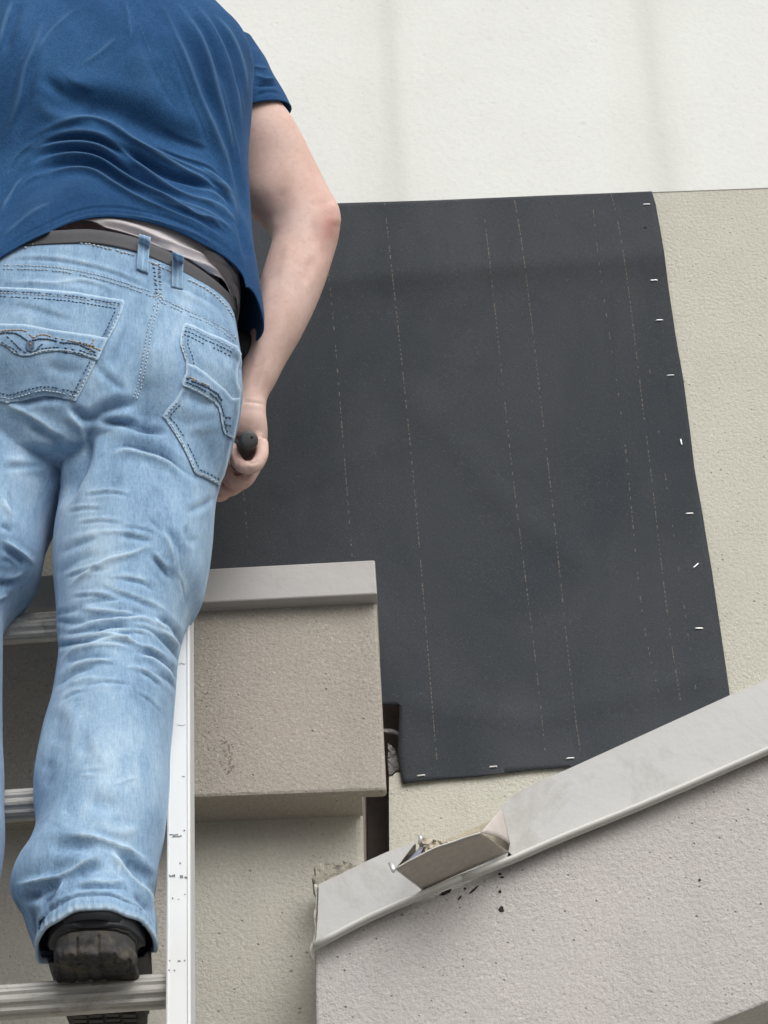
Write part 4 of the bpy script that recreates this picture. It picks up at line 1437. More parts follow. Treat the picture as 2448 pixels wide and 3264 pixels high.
flapl = c8([(0, 930), (90, 975), (190, 1050)]), c8([(370, 1045), (500, 1008), (680, 992), (860, 1015), (1040, 1065), (1130, 1095)])
for f_ in flapl:
    dk_parts += dashes(pfl, off_line(f_, -12), 12, 8, 0.0010)
    st_parts += dashes(pfl, off_line(f_, -4), 11, 7, 0.0009)
or_parts += dashes(pfl, c8([(-60, 765), (120, 748), (280, 752), (340, 790), (385, 840), (430, 815), (500, 800), (640, 835), (800, 865), (960, 908), (1080, 945), (1190, 985)]), 10, 9.3, 0.0009)
dk_parts += dashes(pfl, c8([(0, 780), (200, 790), (280, 840), (340, 885), (400, 865), (540, 850), (700, 890), (900, 910), (1000, 950), (1120, 1010)]), 9, 8.6, 0.0015)
dk_parts += dashes(pfl, c8([(80, 820), (170, 900), (250, 980), (310, 1010)]), 9, 8.6, 0.0010)
dk_parts += dashes(pfl, c8([(310, 985), (350, 990), (400, 1000), (470, 930), (540, 890)]), 9, 8.6, 0.0010)
or_parts += dashes(pfl, c8([(1100, 850), (1075, 930), (1045, 1010)]), 9, 8, 0.0009)
dk_parts += dashes(pfl, c8([(930, 890), (1010, 915), (1110, 945)]), 9, 8.6, 0.0014)
dk_parts += dashes(pfl, c8([(760, 1000), (870, 1005), (1000, 1045)]), 12, 7, 0.0012)
# right pocket
eR1 = c9([(592, 400), (590, 520), (620, 610), (648, 690), (645, 820)])
eR2 = c9([(540, 1110), (450, 1210), (402, 1285), (500, 1430), (590, 1580), (660, 1720), (715, 1840), (745, 1915)])
eR3 = c9([(745, 1915), (830, 1945), (920, 1990), (1000, 2035)])
tR = c9([(660, 290), (720, 308), (880, 388), (1050, 460), (1200, 540)])
for ln_, dd, lst in ((eR1, -9, st_parts), (eR1, -26, dk_parts), (eR2, -9, st_parts), (eR2, -21, dk_parts), (eR3, -9, st_parts), (eR3, -20, dk_parts), (tR, 8, st_parts), (tR, 20, dk_parts), (tR, 33, dk_parts)):
    lst += dashes(pbr, off_line(ln_, dd), 12, 7, 0.0009)
fr1 = c9([(606, 960), (660, 980), (760, 1020), (860, 1075), (940, 1130), (985, 1200), (1005, 1300), (1020, 1400), (1045, 1480)])
st_parts += dashes(pfr, off_line(fr1, -5), 11, 7, 0.0009)
dk_parts += dashes(pfr, off_line(fr1, -18), 10, 8, 0.0012)
or_parts += dashes(pfr, c9([(650, 845), (740, 880), (840, 925), (920, 965)]), 10, 9, 0.0009)
or_parts += dashes(pfr, c9([(740, 880), (745, 930)]), 9, 8, 0.0009)
dk_parts += dashes(pfr, c9([(660, 870), (760, 915), (880, 965), (980, 1030), (1050, 1110)]), 9, 8.5, 0.0015)
dk_parts += dashes(pfr, c9([(1080, 1290), (1150, 1300)]), 9, 8.6, 0.0014)
dk_parts += dashes(pfr, c9([(1085, 1370), (1150, 1390)]), 9, 8.6, 0.0012)
# hem stitches
hemb = bvh_of(Vj, Fj)
for y_ in (0,):
    hs = c4([(330, 1330), (420, 1240), (520, 1190), (620, 1165), (740, 1160), (860, 1185), (980, 1245), (1090, 1330), (1160, 1410)])
    pass
for nm, prt, mt in (('stitching', st_parts, M_thr), ('stitching', dk_parts, M_thrd), ('stitching', or_parts, M_thro)):
    V, Fl = join(prt)
    o = mobj(nm, V, Fl, mt, jeans)
    o['kind'] = 'stuff'
# diamond ornament on the left pocket flap
h, n = cast(pfl, *c8([(355, 925)])[0])
dmd = []
for x, y in c8([(310, 900), (355, 870), (405, 900), (400, 950), (345, 1000), (305, 950)]):
    hh, nn = cast(pfl, x, y)
    dmd.append(hh + nn * 0.001)
mobj('diamond_patch', *prism(dmd, (0, -0.0008, 0)), M_thrd, flapL, False)
hh, nn = cast(pfl, *c8([(360, 918)])[0])
mobj('rivet', *ellipsoid(hh + nn * 0.0015, (0.0018, 0.0015, 0.0018), n=10), plain('copper_rivet', (0.35, 0.17, 0.15), 0.5), flapL)


# torso clothing -------------------------------------------------
def cloth_loft(rows, nv, nu, sq=2.0):
    return loft(rows, nv, nu, cap=False, sq=sq)


def tuck(V, bvh, gap, reach=0.06):
    """keep cloth or boot vertices just inside the layer worn over them"""
    V = V.copy()
    for i in range(len(V)):
        d = V[i] - EYE
        dv = np.linalg.norm(d)
        h = bvh.ray_cast(Vector(EYE), Vector(d / dv))
        if h[0] is None: continue
        if h[3] - reach < dv < h[3] + gap:
            V[i] = EYE + d / dv * (h[3] + gap)
    return V


def fit_edge(V, nv, nu, curve, row, fall=80, only_near=True):
    """slide one ring of a loft up or down until its near side follows a curve in the picture; rows beyond follow less and less"""
    G = V.reshape(nv, nu, 3).copy()
    ring = G[row]
    x, y = proj(ring)
    cc = catmull(curve, 60)
    o_ = np.argsort(cc[:, 0])
    want = np.interp(x, cc[o_, 0], cc[o_, 1])
    c = ring.mean(0)
    near = sst(-((ring - c) @ CF) / 0.15, -0.05, 0.35) * sst(x, -900, -500) 
    z = (ring - EYE) @ CF
    dz = -(want - y) * z / F / CU[2] * near
    k = np.arange(nv)
    w = np.exp(-(np.abs(k - row) / fall) ** 1.5)
    G[:, :, 2] += w[:, None] * dz[None, :]
    return G.reshape(-1, 3)


belt_rows = [(-249, 1008, 752, 1004, 2.862, .151, .014), (-248, 1000, 752, 992, 2.862, .151, .015), (-246, 975, 752, 966, 2.862, .150, .017), (-245, 968, 751, 960, 2.862, .147, .017)]
Vb, Fb = cloth_loft(belt_rows, 14, 360, 2.25)
Vb = fit_edge(Vb, 14, 360, [(-900, 1000), (-250, 800), (0, 764), (100, 747), (205, 740), (287, 737), (359, 747), (441, 768), (520, 803), (590, 839), (666, 890), (720, 938), (745, 980)], 11, 60)
Nb = vnormals(Vb, Fb)
belt = mobj('belt', Vb, Fb, M_belt, root)
sm = belt.modifiers.new('t', 'SOLIDIFY'); sm.thickness = 0.004; sm.offset = 0
bb = bvh_of(Vb, Fb)
und_rows = [(-232, 990, 747, 1000, 2.868, .138, .050), (-236, 960, 757, 972, 2.87, .138, .052), (-240, 930, 764, 930, 2.872, .136, .052), (-238, 880, 760, 880, 2.875, .13, .045), (-230, 820, 745, 820, 2.88, .115, .03), (-200, 760, 700, 760, 2.89, .08, .0)]
Vu, Fu = cloth_loft(und_rows, 120, 520, 2.2)
Vu = fit_edge(Vu, 120, 520, [(-900, 1000), (-250, 780), (0, 715), (150, 694), (256, 697), (359, 728), (441, 752), (548, 802), (615, 835), (692, 882), (728, 915), (753, 990)], 0, 60)
US = []
for k, w, a, pts in [('s', 8, 4, [(520, 195), (700, 215), (860, 260), (1000, 320), (1150, 380), (1300, 440), (1400, 500), (1450, 580)]), ('v', 7, 5, [(560, 215), (720, 240), (880, 290), (1030, 350)]), ('s', 7, 4, [(1250, 370), (1350, 430), (1440, 520), (1490, 640)]),
                     ('v', 8, 6, [(1240, 400), (1340, 470), (1420, 560), (1460, 660)]), ('v', 6, 5, [(1380, 440), (1450, 510), (1490, 600)]), ('v', 8, 5, [(1060, 400), (1180, 450), (1290, 510), (1400, 560)]), ('s', 6, 4, [(1100, 410), (1250, 470), (1390, 540)]),
                     ('v', 9, 4, [(900, 300), (1000, 350), (1080, 410)]), ('s', 7, 4, [(1440, 560), (1470, 650), (1470, 740)])]:
    US.append((k, w, a, c7(pts)))
Vu, wu = sculpt(Vu, Fu, US)

loopb = []
for pts in ([(443, 747), (480, 757), (476, 800), (472, 872), (435, 858), (439, 800)], [(550, 803), (586, 818), (583, 862), (583, 923), (547, 914), (549, 860)]):
    grid = []
    (x0, y0), (x1, y1), (x2, y2), (x3, y3), (x4, y4), (x5, y5) = pts
    L_ = [(x0, y0), (x5, y5), (x4, y4)]
    R_ = [(x1, y1), (x2, y2), (x3, y3)]
    Lr, Rr = catmull(L_, 22), catmull(R_, 22)
    n_ = 9
    for i in range(22):
        t = i / 21
        row = []
        for j in range(n_):
            s = j / (n_ - 1)
            q = Lr[i] * (1 - s) + Rr[i] * s
            hs2 = [cast(bb, *q), cast(jb, *q)]
            hs2 = [h for h in hs2 if h[0] is not None]
            if not hs2: hs2 = [(P(q[0], q[1], 2.71), None)]
            h_, nn_ = min(hs2, key=lambda k: np.linalg.norm(k[0] - EYE))
            d_ = ray(*q)
            lift = 0.0050 * math.sin(math.pi * min(1, t * 1.0)) ** 0.5 + 0.0022 + 0.0006 * (abs(s - 0.5) < 0.2) + 0.0006 * (abs(s - 0.5) > 0.38)
            row.append(h_ - d_ * lift)
        grid.append(row)
    G = np.array(grid)
    # keep a smooth run along the length
    for _ in range(3): G[1:-1] = (G[:-2] + 2 * G[1:-1] + G[2:]) / 4
    V = G.reshape(-1, 3)
    Fq = np.array([[i * n_ + j, i * n_ + j + 1, (i + 1) * n_ + j + 1, (i + 1) * n_ + j] for i in range(21) for j in range(n_ - 1)])
    w = np.array([[0.35 if (j in (0, n_ - 1, n_ // 2)) else -0.1 for j in range(n_)] for i in range(22)]).ravel()
    lo = mobj('belt_loop', V, Fq, M_hem, jeans, attrs={'wear_shading': w})
    sm = lo.modifiers.new('t', 'SOLIDIFY'); sm.thickness = 0.0022; sm.offset = 0

shirt_rows = [(-300, 1140, 841, 1050, 2.875, .150, .078), (-296, 1090, 842, 1010, 2.875, .152, .074), (-285, 1010, 835, 950, 2.875, .153, .066), (-270, 900, 822, 868, 2.872, .150, .050), (-258, 780, 806, 765, 2.868, .146, .030),
              (-250, 660, 799, 660, 2.86, .142, .010), (-255, 560, 793, 565, 2.85, .143, 0), (-268, 460, 792, 465, 2.84, .148, 0), (-285, 370, 800, 370, 2.832, .152, 0), (-292, 280, 806, 270, 2.826, .150, 0), (-280, 190, 806, 185, 2.82, .142, 0),
              (-230, 110, 772, 112, 2.815, .128, 0), (-140, 50, 715, 52, 2.81, .108, 0), (0, -10, 625, -5, 2.81, .085, 0), (110, -60, 500, -65, 2.81, .07, 0), (150, -100, 460, -110, 2.81, .066, 0)]
Vs, Fs = cloth_loft(shirt_rows, 420, 620, 2.15)
HEMC = c1([(-1400, 1900), (-500, 1500), (-60, 1180), (0, 1140), (100, 1080), (200, 1030), (300, 980), (400, 952), (500, 946), (650, 970), (800, 1020), (900, 1070), (1000, 1130), (1060, 1180), (1085, 1230), (1088, 1290), (1085, 1330)])
Vs = fit_edge(Vs, 420, 620, HEMC, 0, 90)
TS = []
ta = lambda k, w, a, pts: TS.append((k, w, a, c1(pts)))
ta('s', 12, 9, [(690, 0), (740, 90), (785, 200), (830, 320), (870, 420), (930, 560), (1000, 720), (1040, 900)])
ta('v', 20, 7, [(720, 60), (830, 250), (900, 420), (960, 560)])
ta('s', 11, 7, [(770, 10), (850, 130), (905, 260), (945, 400), (1000, 560), (1045, 740)])
ta('v', 12, 5, [(800, 30), (880, 140), (935, 270), (985, 420)])
ta('s', 10, 6, [(850, 20), (940, 140), (1000, 270), (1040, 400), (1060, 560)])
ta('s', 9, 5, [(930, 60), (1010, 160), (1060, 280), (1085, 420)])
ta('v', 10, 5, [(890, 60), (970, 180), (1025, 320), (1060, 470)])
ta('v', 12, 6, [(1000, 600), (1030, 720), (1060, 850), (1080, 980)])
ta('s', 14, 8, [(215, 60), (160, 200), (115, 330), (90, 450), (40, 560), (0, 630)])
ta('v', 14, 6, [(190, 200), (140, 330), (110, 470), (60, 590)])
ta('s', 10, 5, [(60, 0), (20, 120), (0, 220)])
ta('v', 14, 6, [(100, 0), (50, 130), (20, 260)])
ta('s', 6, 3, [(552, 0), (568, 80), (578, 195)])
ta('s', 8, 3, [(340, 30), (220, 150), (150, 280)])
ta('s', 9, 3.5, [(520, 165), (440, 240), (340, 310)])
ta('r', 40, 6, [(640, 200), (620, 330), (700, 480)])
ta('v', 34, 15, [(150, 500), (260, 470), (380, 470), (500, 490), (620, 545), (740, 600), (880, 660), (960, 720)])
ta('v', 18, 7, [(190, 340), (250, 400), (330, 430), (420, 430)])
ta('r', 24, 6, [(150, 430), (250, 520), (400, 500)])
for pts, a in [([(110, 620), (200, 575), (300, 545), (400, 520), (480, 545), (600, 625), (760, 705), (900, 760), (1000, 840)], 9), ([(70, 700), (150, 650), (240, 605), (340, 590), (440, 602), (540, 660), (640, 745), (780, 840), (940, 905), (1020, 965)], 9),
               ([(100, 745), (230, 692), (350, 682), (450, 702), (560, 772), (700, 850), (850, 940), (1000, 1000), (1065, 1080)], 9), ([(120, 800), (230, 758), (330, 740), (420, 748), (500, 795), (620, 872), (760, 935), (900, 995), (1030, 1080)], 7),
               ([(140, 660), (260, 635), (360, 632), (450, 650), (560, 710)], 6), ([(560, 600), (700, 690), (830, 760), (960, 830), (1040, 900)], 7), ([(620, 790), (760, 870), (900, 930), (1030, 1010)], 6),
               ([(880, 720), (960, 790), (1020, 870)], 7), ([(840, 800), (940, 850), (1030, 930)], 6), ([(860, 870), (960, 905), (1050, 990)], 5), ([(930, 780), (1000, 850), (1050, 960)], 5)]:
    ta('s', 9, a, pts)
for pts, a in [([(130, 660), (220, 625), (320, 610), (400, 612), (500, 650), (600, 720)], 6), ([(100, 725), (220, 672), (340, 660), (450, 680), (560, 745), (680, 815), (830, 890)], 6), ([(110, 780), (230, 728), (340, 712), (440, 728), (540, 790), (680, 868)], 6),
               ([(480, 620), (620, 700), (760, 770), (900, 820), (990, 880)], 12), ([(900, 780), (980, 850), (1030, 940)], 6), ([(1040, 950), (1070, 1050), (1090, 1150)], 7)]:
    ta('v', 10, a, pts)
for pts, a in [([(600, 60), (640, 200), (700, 350), (780, 500)], 3), ([(740, 180), (800, 330), (870, 500), (940, 660)], 4), ([(650, 620), (790, 680), (930, 730), (1010, 800)], 4), ([(300, 640), (420, 655), (520, 700), (620, 770)], 4),
               ([(960, 330), (1000, 480), (1040, 620), (1070, 780)], 4), ([(1010, 250), (1050, 380), (1080, 520)], 3), ([(700, 540), (820, 600), (940, 650)], 3), ([(260, 300), (330, 380), (430, 410)], 3), ([(60, 330), (110, 250), (170, 130)], 3),
               ([(20, 760), (80, 680), (160, 620)], 4), ([(60, 860), (110, 800), (200, 750)], 3), ([(780, 900), (900, 950), (1010, 1030)], 4), ([(640, 840), (760, 900), (880, 950), (1000, 1040)], 3), ([(560, 940), (720, 980), (860, 1030), (1000, 1110)], 3)]:
    ta('s', 7, a * 0.8, pts)
    TS.append(('v', 10.5, a * 0.7, [(x, y + 12) for x, y in c1(pts)]))
ta('r', 40, 6, [(60, 1000), (200, 880), (360, 810), (480, 840)])
ta('v', 22, 4, [(0, 900), (60, 800), (130, 700)])
ta('s', 10, 5, [(0, 950), (60, 830), (110, 760)])
ta('s', 8, 3, [(0, 1050), (120, 960), (240, 890)])
TSb = [(150, 250, 200, 160, 8), (540, 200, 200, 180, 10), (420, 540, 240, 90, -7)]
HEMC = c1([(-60, 1180), (0, 1140), (100, 1080), (200, 1030), (300, 980), (400, 952), (500, 946), (650, 970), (800, 1020), (900, 1070), (1000, 1130), (1080, 1215)])
TS.append(('v', 3.5, 1.6, [(x, y - 26) for x, y in HEMC]))
TS.append(('s', 5, 1.4, [(x, y - 4) for x, y in HEMC]))
TS = [(k, w, a * 0.82, q) for k, w, a, q in TS]
Vs, ws = sculpt(Vs, Fs, TS, TSb)
G_ = Vs.reshape(420, 620, 3)
for _ in range(2):
    G_ = 0.5 * G_ + 0.25 * (np.roll(G_, 1, 1) + np.roll(G_, -1, 1))
    G_[1:-1] = 0.5 * G_[1:-1] + 0.25 * (G_[2:] + G_[:-2])
Vs = G_.reshape(-1, 3).copy()
_x, _y = proj(Vs)
need = np.zeros(len(Vs))
for i in np.nonzero((_x > -400) & (_x < 330) & (_y > 620) & (_y < 1180))[0]:
    d = Vs[i] - EYE
    dv = np.linalg.norm(d)
    for b_ in (jb, bb):
        h = b_.ray_cast(Vector(EYE), Vector(d / dv))
        if h[0] is not None and h[3] - 0.008 < dv < h[3] + 0.08:
            need[i] = max(need[i], dv - h[3] + 0.008)
need = need.reshape(420, 620)
cm = need.max(0)
kr = np.exp(-(np.arange(-24, 25) / 10.0) ** 2)
cms = np.convolve(np.r_[cm[-24:], cm, cm[:24]], kr / kr.sum(), 'valid')
cm = np.maximum(cm, cms)
need = np.maximum(need, cm[None] * np.exp(-(np.arange(420) / 70.0) ** 2)[:, None])
D_ = Vs - EYE
D_ /= np.linalg.norm(D_, axis=1)[:, None]
Vs = Vs - D_ * need.reshape(-1)[:, None]
Vs = Vs + vnormals(Vs, Fs) * (0.0012 * smooth_noise(Vs, 22, 9) + 0.0005 * smooth_noise(Vs, 60, 10))[:, None]
# the front of the shirt ends higher than the loft would have it
G_ = Vs.reshape(420, 620, 3)
c0 = G_[0].mean(0)
far = sst(((G_ - G_.mean(1)[:, None]) @ np.array([0, 1.0, 0])) / 0.15, -0.2, 0.9)
G_[:, :, 2] += 0.085 * far * np.exp(-(np.arange(420) / 90.0) ** 1.5)[:, None]
Vs = G_.reshape(-1, 3)
sb = bvh_of(Vs, Fs)
Vu = tuck(Vu, sb, 0.006)
under = mobj('undershirt', Vu, Fu, M_under_sh, root)
sm = under.modifiers.new('t', 'SOLIDIFY'); sm.thickness = 0.0015; sm.offset = 0
# sleeves
sl_rows = [(600, 130, 802, 118, 2.885, .075, 0), (640, 200, 846, 186, 2.905, .074, 0), (668, 280, 874, 248, 2.92, .072, -.004), (688, 350, 906, 300, 2.93, .068, -.012), (698, 402, 930, 345, 2.935, .066, -.020)]
Vl, Fl_ = cloth_loft(sl_rows, 90, 180)
SS = [('s', 6, 4, c1([(1120, 330), (1170, 350), (1215, 345)])), ('v', 6, 4, c1([(1120, 380), (1180, 375), (1230, 375)])), ('s', 6, 3, c1([(1110, 290), (1150, 300), (1185, 300)])), ('v', 4, 1.6, c1([(1120, 425), (1190, 405), (1240, 420)]))]
Vl, wl_ = sculpt(Vl, Fl_, SS)
lsl_rows = [(-300, 150, -80, 130, 2.80, .075, 0), (-390, 230, -180, 130, 2.83, .074, 0), (-450, 290, -250, 120, 2.87, .070, 0), (-490, 330, -300, 110, 2.90, .064, 0)]
Vr2, Fr2 = cloth_loft(lsl_rows, 50, 90)
Vall = np.vstack([Vs, Vl, Vr2])
Fall = np.vstack([Fs, Fl_ + len(Vs), Fr2 + len(Vs) + len(Vl)])
tee = mobj('t_shirt', Vall, Fall, M_shirt, root, attrs={'wear_shading': np.r_[ws, wl_ * 0.4, np.zeros(len(Vr2))]})
sm = tee.modifiers.new('t', 'SOLIDIFY'); sm.thickness = 0.0022; sm.offset = -1

# ------------------------------------------------------------------ body (one skin)
torso = [(-200, 1040, 690, 1040, 2.865, .10, 0), (-200, 860, 700, 860, 2.885, .075, 0.0), (-190, 700, 700, 700, 2.885, .075, 0), (-205, 480, 720, 480, 2.87, .09, 0), (-215, 330, 730, 330, 2.838, .115, 0), (-190, 200, 720, 200, 2.83, .105, 0),
         (-60, 90, 640, 90, 2.82, .08, 0), (120, -30, 480, -40, 2.815, .060, 0), (190, -130, 410, -140, 2.83, .055, 0), (190, -230, 400, -240, 2.86, .055, 0)]
arm_rows = [(580, 120, 750, 120, 2.89, .045, 0), (665, 250, 830, 240, 2.91, .046, 0), (706, 350, 905, 345, 2.93, .050, 0), (716, 450, 963, 434, 2.935, .054, 0), (736, 560, 1012, 533, 2.95, .052, 0), (768, 645, 1055, 618, 2.957, .050, 0),
            (815, 690, 1078, 662, 2.96, .049, 0), (852, 724, 1085, 700, 2.96, .048, 0), (866, 765, 1080, 748, 2.96, .047, 0), (852, 826, 1059, 822, 2.96, .046, 0), (830, 900, 1032, 905, 2.958, .046, 0), (813, 980, 1003, 975, 2.958, .045, 0),
            (793, 1076, 953, 1076, 2.96, .041, 0), (770, 1150, 910, 1150, 2.963, .036, 0), (752, 1215, 878, 1215, 2.965, .031, 0), (742, 1268, 853, 1262, 2.967, .028, 0), (735, 1310, 846, 1305, 2.97, .029, 0)]
hand_rows = [(738, 1285, 847, 1280, 2.97, .028, 0), (730, 1325, 848, 1322, 2.972, .031, 0), (728, 1360, 852, 1356, 2.975, .033, 0), (745, 1390, 853, 1385, 2.985, .034, 0), (785, 1425, 850, 1415, 2.99, .034, 0), (800, 1450, 845, 1440, 2.99, .032, 0)]
fc = lambda pts: [P(x, y, Y) for x, y, Y in pts]
parts = [loft(torso, 60, 64), loft(arm_rows, 90, 64), loft(hand_rows, 40, 48, sq=2.6),
         chain(fc([(836, 1415, 2.960), (832, 1456, 2.955), (806, 1489, 2.951), (772, 1487, 2.949), (748, 1455, 2.950), (738, 1424, 2.953)]), [.0095, .0100, .0102, .0097, .0092, .0078]),
         chain(fc([(830, 1435, 2.986), (806, 1500, 2.984), (770, 1540, 2.981), (736, 1536, 2.978), (720, 1500, 2.977), (714, 1465, 2.98)]), [.0098, .0102, .0105, .0099, .0094, .0084]),
         chain(fc([(815, 1450, 3.012), (775, 1530, 3.010), (728, 1562, 3.006), (700, 1552, 3.003), (690, 1515, 3.002), (690, 1480, 3.002)]), [.0102, .0104, .0104, .0098, .0092, .0082]),
         chain(fc([(800, 1450, 3.036), (742, 1545, 3.036), (694, 1580, 3.032), (674, 1565, 3.030), (668, 1530, 3.029)]), [.0100, .0102, .0098, .0092, .0082]),
         chain(fc([(750, 1310, 3.0), (728, 1370, 3.02), (705, 1430, 3.035), (700, 1480, 3.045), (705, 1520, 3.05)]), [.014, .0135, .012, .0115, .010]),
         # hypothenar pad
         ellipsoid(P(755, 1345, 2.962), (0.016, 0.018, 0.026))]
# head, seen only from other positions
hc = P(292, -400, 2.90) - np.array([0, 0, 0.055])
parts += [ellipsoid(hc, (0.076, 0.098, 0.115)), ellipsoid(hc + np.array([0, 0.035, -0.055]), (0.058, 0.062, 0.075)), ellipsoid(hc + np.array([0, 0.098, -0.025]), (0.013, 0.020, 0.024)),
          ellipsoid(hc + np.array([-0.078, 0.005, -0.02]), (0.008, 0.020, 0.032)), ellipsoid(hc + np.array([0.078, 0.005, -0.02]), (0.008, 0.020, 0.032)),
          ellipsoid(hc + np.array([0, 0.088, -0.066]), (0.026, 0.010, 0.007)), ellipsoid(hc + np.array([-0.031, 0.084, 0.004]), (0.014, 0.010, 0.010)), ellipsoid(hc + np.array([0.031, 0.084, 0.004]), (0.014, 0.010, 0.010)),
          chain([P(300, -40, 2.82), P(298, -200, 2.85), hc + np.array([0, 0, -0.05])], [0.070, 0.064, 0.064])]
# left arm raised to the ladder rail
LG = A0 - lx * WID + ldir * 0.98 + ln * 0.02
sh = P(-150, 160, 2.83)
el = P(-430, 470, 2.98)
parts += [chain([sh, (sh + el) / 2, el], [0.058, 0.052, 0.043]), chain([el, (el * 0.5 + LG * 0.5) + np.array([0, 0.02, 0]), LG + np.array([0.02, 0.03, -0.05])], [0.043, 0.038, 0.028]),
          ellipsoid(LG + np.array([0.034, 0.02, -0.01]), (0.018, 0.035, 0.045))]
for k in range(4):
    b0 = LG + ldir * (0.028 - 0.021 * k)
    parts.append(chain([b0 + lx * 0.036 + ln * 0.02, b0 + lx * 0.03 - ln * 0.018, b0 - lx * 0.0 - ln * 0.024, b0 - lx * 0.014 - ln * 0.005], [.0105, .0105, .0098, .0085], n=14))
parts.append(chain([LG + lx * 0.035 + ln * 0.05 - ldir * 0.02, LG + lx * 0.03 + ln * 0.075 + ldir * 0.01, LG + lx * 0.01 + ln * 0.085 + ldir * 0.035], [.014, .012, .010], n=12))
# legs inside the trousers down into the boots
shrink = lambda rows, f: [((r[0] + r[2]) / 2 - (r[2] - r[0]) / 2 * f, r[1], (r[0] + r[2]) / 2 + (r[2] - r[0]) / 2 * f, r[3], r[4], r[5] * f, 0) for r in rows]
parts += [loft(shrink(rleg[:-2], 0.66), 60, 32), loft(shrink(lleg[:-1], 0.66), 60, 32), loft(shrink(pelvis[:-3], 0.72), 40, 48)]
Vk, Fk = remesh(parts, 0.0022, 4)
KS = []
ka = lambda k, w, a, pts: KS.append((k, w, a, pts))
ka('v', 3.5, 1.4, [(768, 1284), (790, 1281), (815, 1284), (846, 1292)])
ka('r', 8, 1.0, [(770, 1297), (800, 1294), (842, 1302)])
ka('v', 5, 2.2, [(728, 1430), (734, 1475), (752, 1510), (780, 1518), (810, 1505)])
ka('v', 5, 2.0, [(714, 1490), (716, 1530), (732, 1556), (756, 1555)])
ka('v', 4, 1.6, [(786, 1468), (804, 1476), (826, 1466)])
ka('v', 3.5, 1.0, [(760, 1474), (757, 1488), (760, 1500)])
ka('v', 3, 0.8, [(790, 1484), (792, 1496), (797, 1504)])
ka('v', 22, 1.6, crop(780, 250, .339)([(380, 1000), (330, 1200), (280, 1380)]))
ka('r', 26, 3, crop(780, 250, .339)([(800, 1150), (850, 1280), (840, 1400)]))
ka('v', 16, 1.0, crop(780, 250, .339)([(620, 1230), (700, 1180), (790, 1200)]))
ka('v', 16, 1.5, crop(780, 250, .339)([(640, 1330), (660, 1450), (650, 1600)]))
ka('v', 14, 2, crop(780, 250, .339)([(640, 1660), (600, 1800), (560, 1950)]))
ka('r', 20, 2, crop(780, 250, .339)([(420, 1500), (400, 1700), (330, 1900)]))
ka('v', 18, 2.5, [(822, 860), (812, 960), (806, 1060)])
ka('v', 10, 2.0, [(845, 1120), (820, 1200), (800, 1260)])
Vk, wk = sculpt(Vk, Fk, KS, [(1050, 720, 26, 40, 3), (950, 560, 60, 120, 2)])
kx, ky = proj(Vk)
kk_ = np.nonzero((kx < 790) & (ky > 500) & (ky < 1010))[0]
Vk[kk_] = tuck(Vk[kk_], sb, 0.008)
kk_ = np.nonzero((kx < 760) & (ky > 620) & (ky < 1010))[0]
Vk[kk_] = tuck(Vk[kk_], bvh_of(Vu, Fu), 0.012)
kx, ky = proj(Vk)
red = 0.45 * np.exp(-(((kx - 1056) / 26) ** 2 + ((ky - 716) / 42) ** 2)) + 0.40 * np.exp(-(((kx - 1040) / 42) ** 2 + ((ky - 735) / 85) ** 2)) + 0.35 * np.exp(-(((kx - 745) / 45) ** 2 + ((ky - 1490) / 90) ** 2)) + 0.35 * np.exp(-(((kx - 700) / 40) ** 2 + ((ky - 1550) / 40) ** 2)) \
    + 0.15 * np.exp(-(((kx - 1000) / 60) ** 2 + ((ky - 600) / 120) ** 2))
mobj('body', Vk, Fk, M_skin, root, attrs={'wear_shading': red})
# hair cap
Vh, Fh = remesh([ellipsoid(hc + np.array([0, -0.012, 0.012]), (0.083, 0.102, 0.116)), ellipsoid(hc + np.array([0, -0.05, -0.05]), (0.062, 0.05, 0.06))], 0.006, 2)
kk = ~((Vh[:, 1] > hc[1] + 0.055) & (Vh[:, 2] < hc[2] + 0.045))
Fh = Fh[kk[Fh].all(1)]
Vh = Vh + vnormals(Vh, Fh) * (0.002 * smooth_noise(Vh, 160, 2))[:, None]
hair = mobj('hair', Vh, Fh, M_hair, root)
sm = hair.modifiers.new('t', 'SOLIDIFY'); sm.thickness = 0.006; sm.offset = -1


# ------------------------------------------------------------------ boots
jb2 = bvh_of(Vj, Fj2)


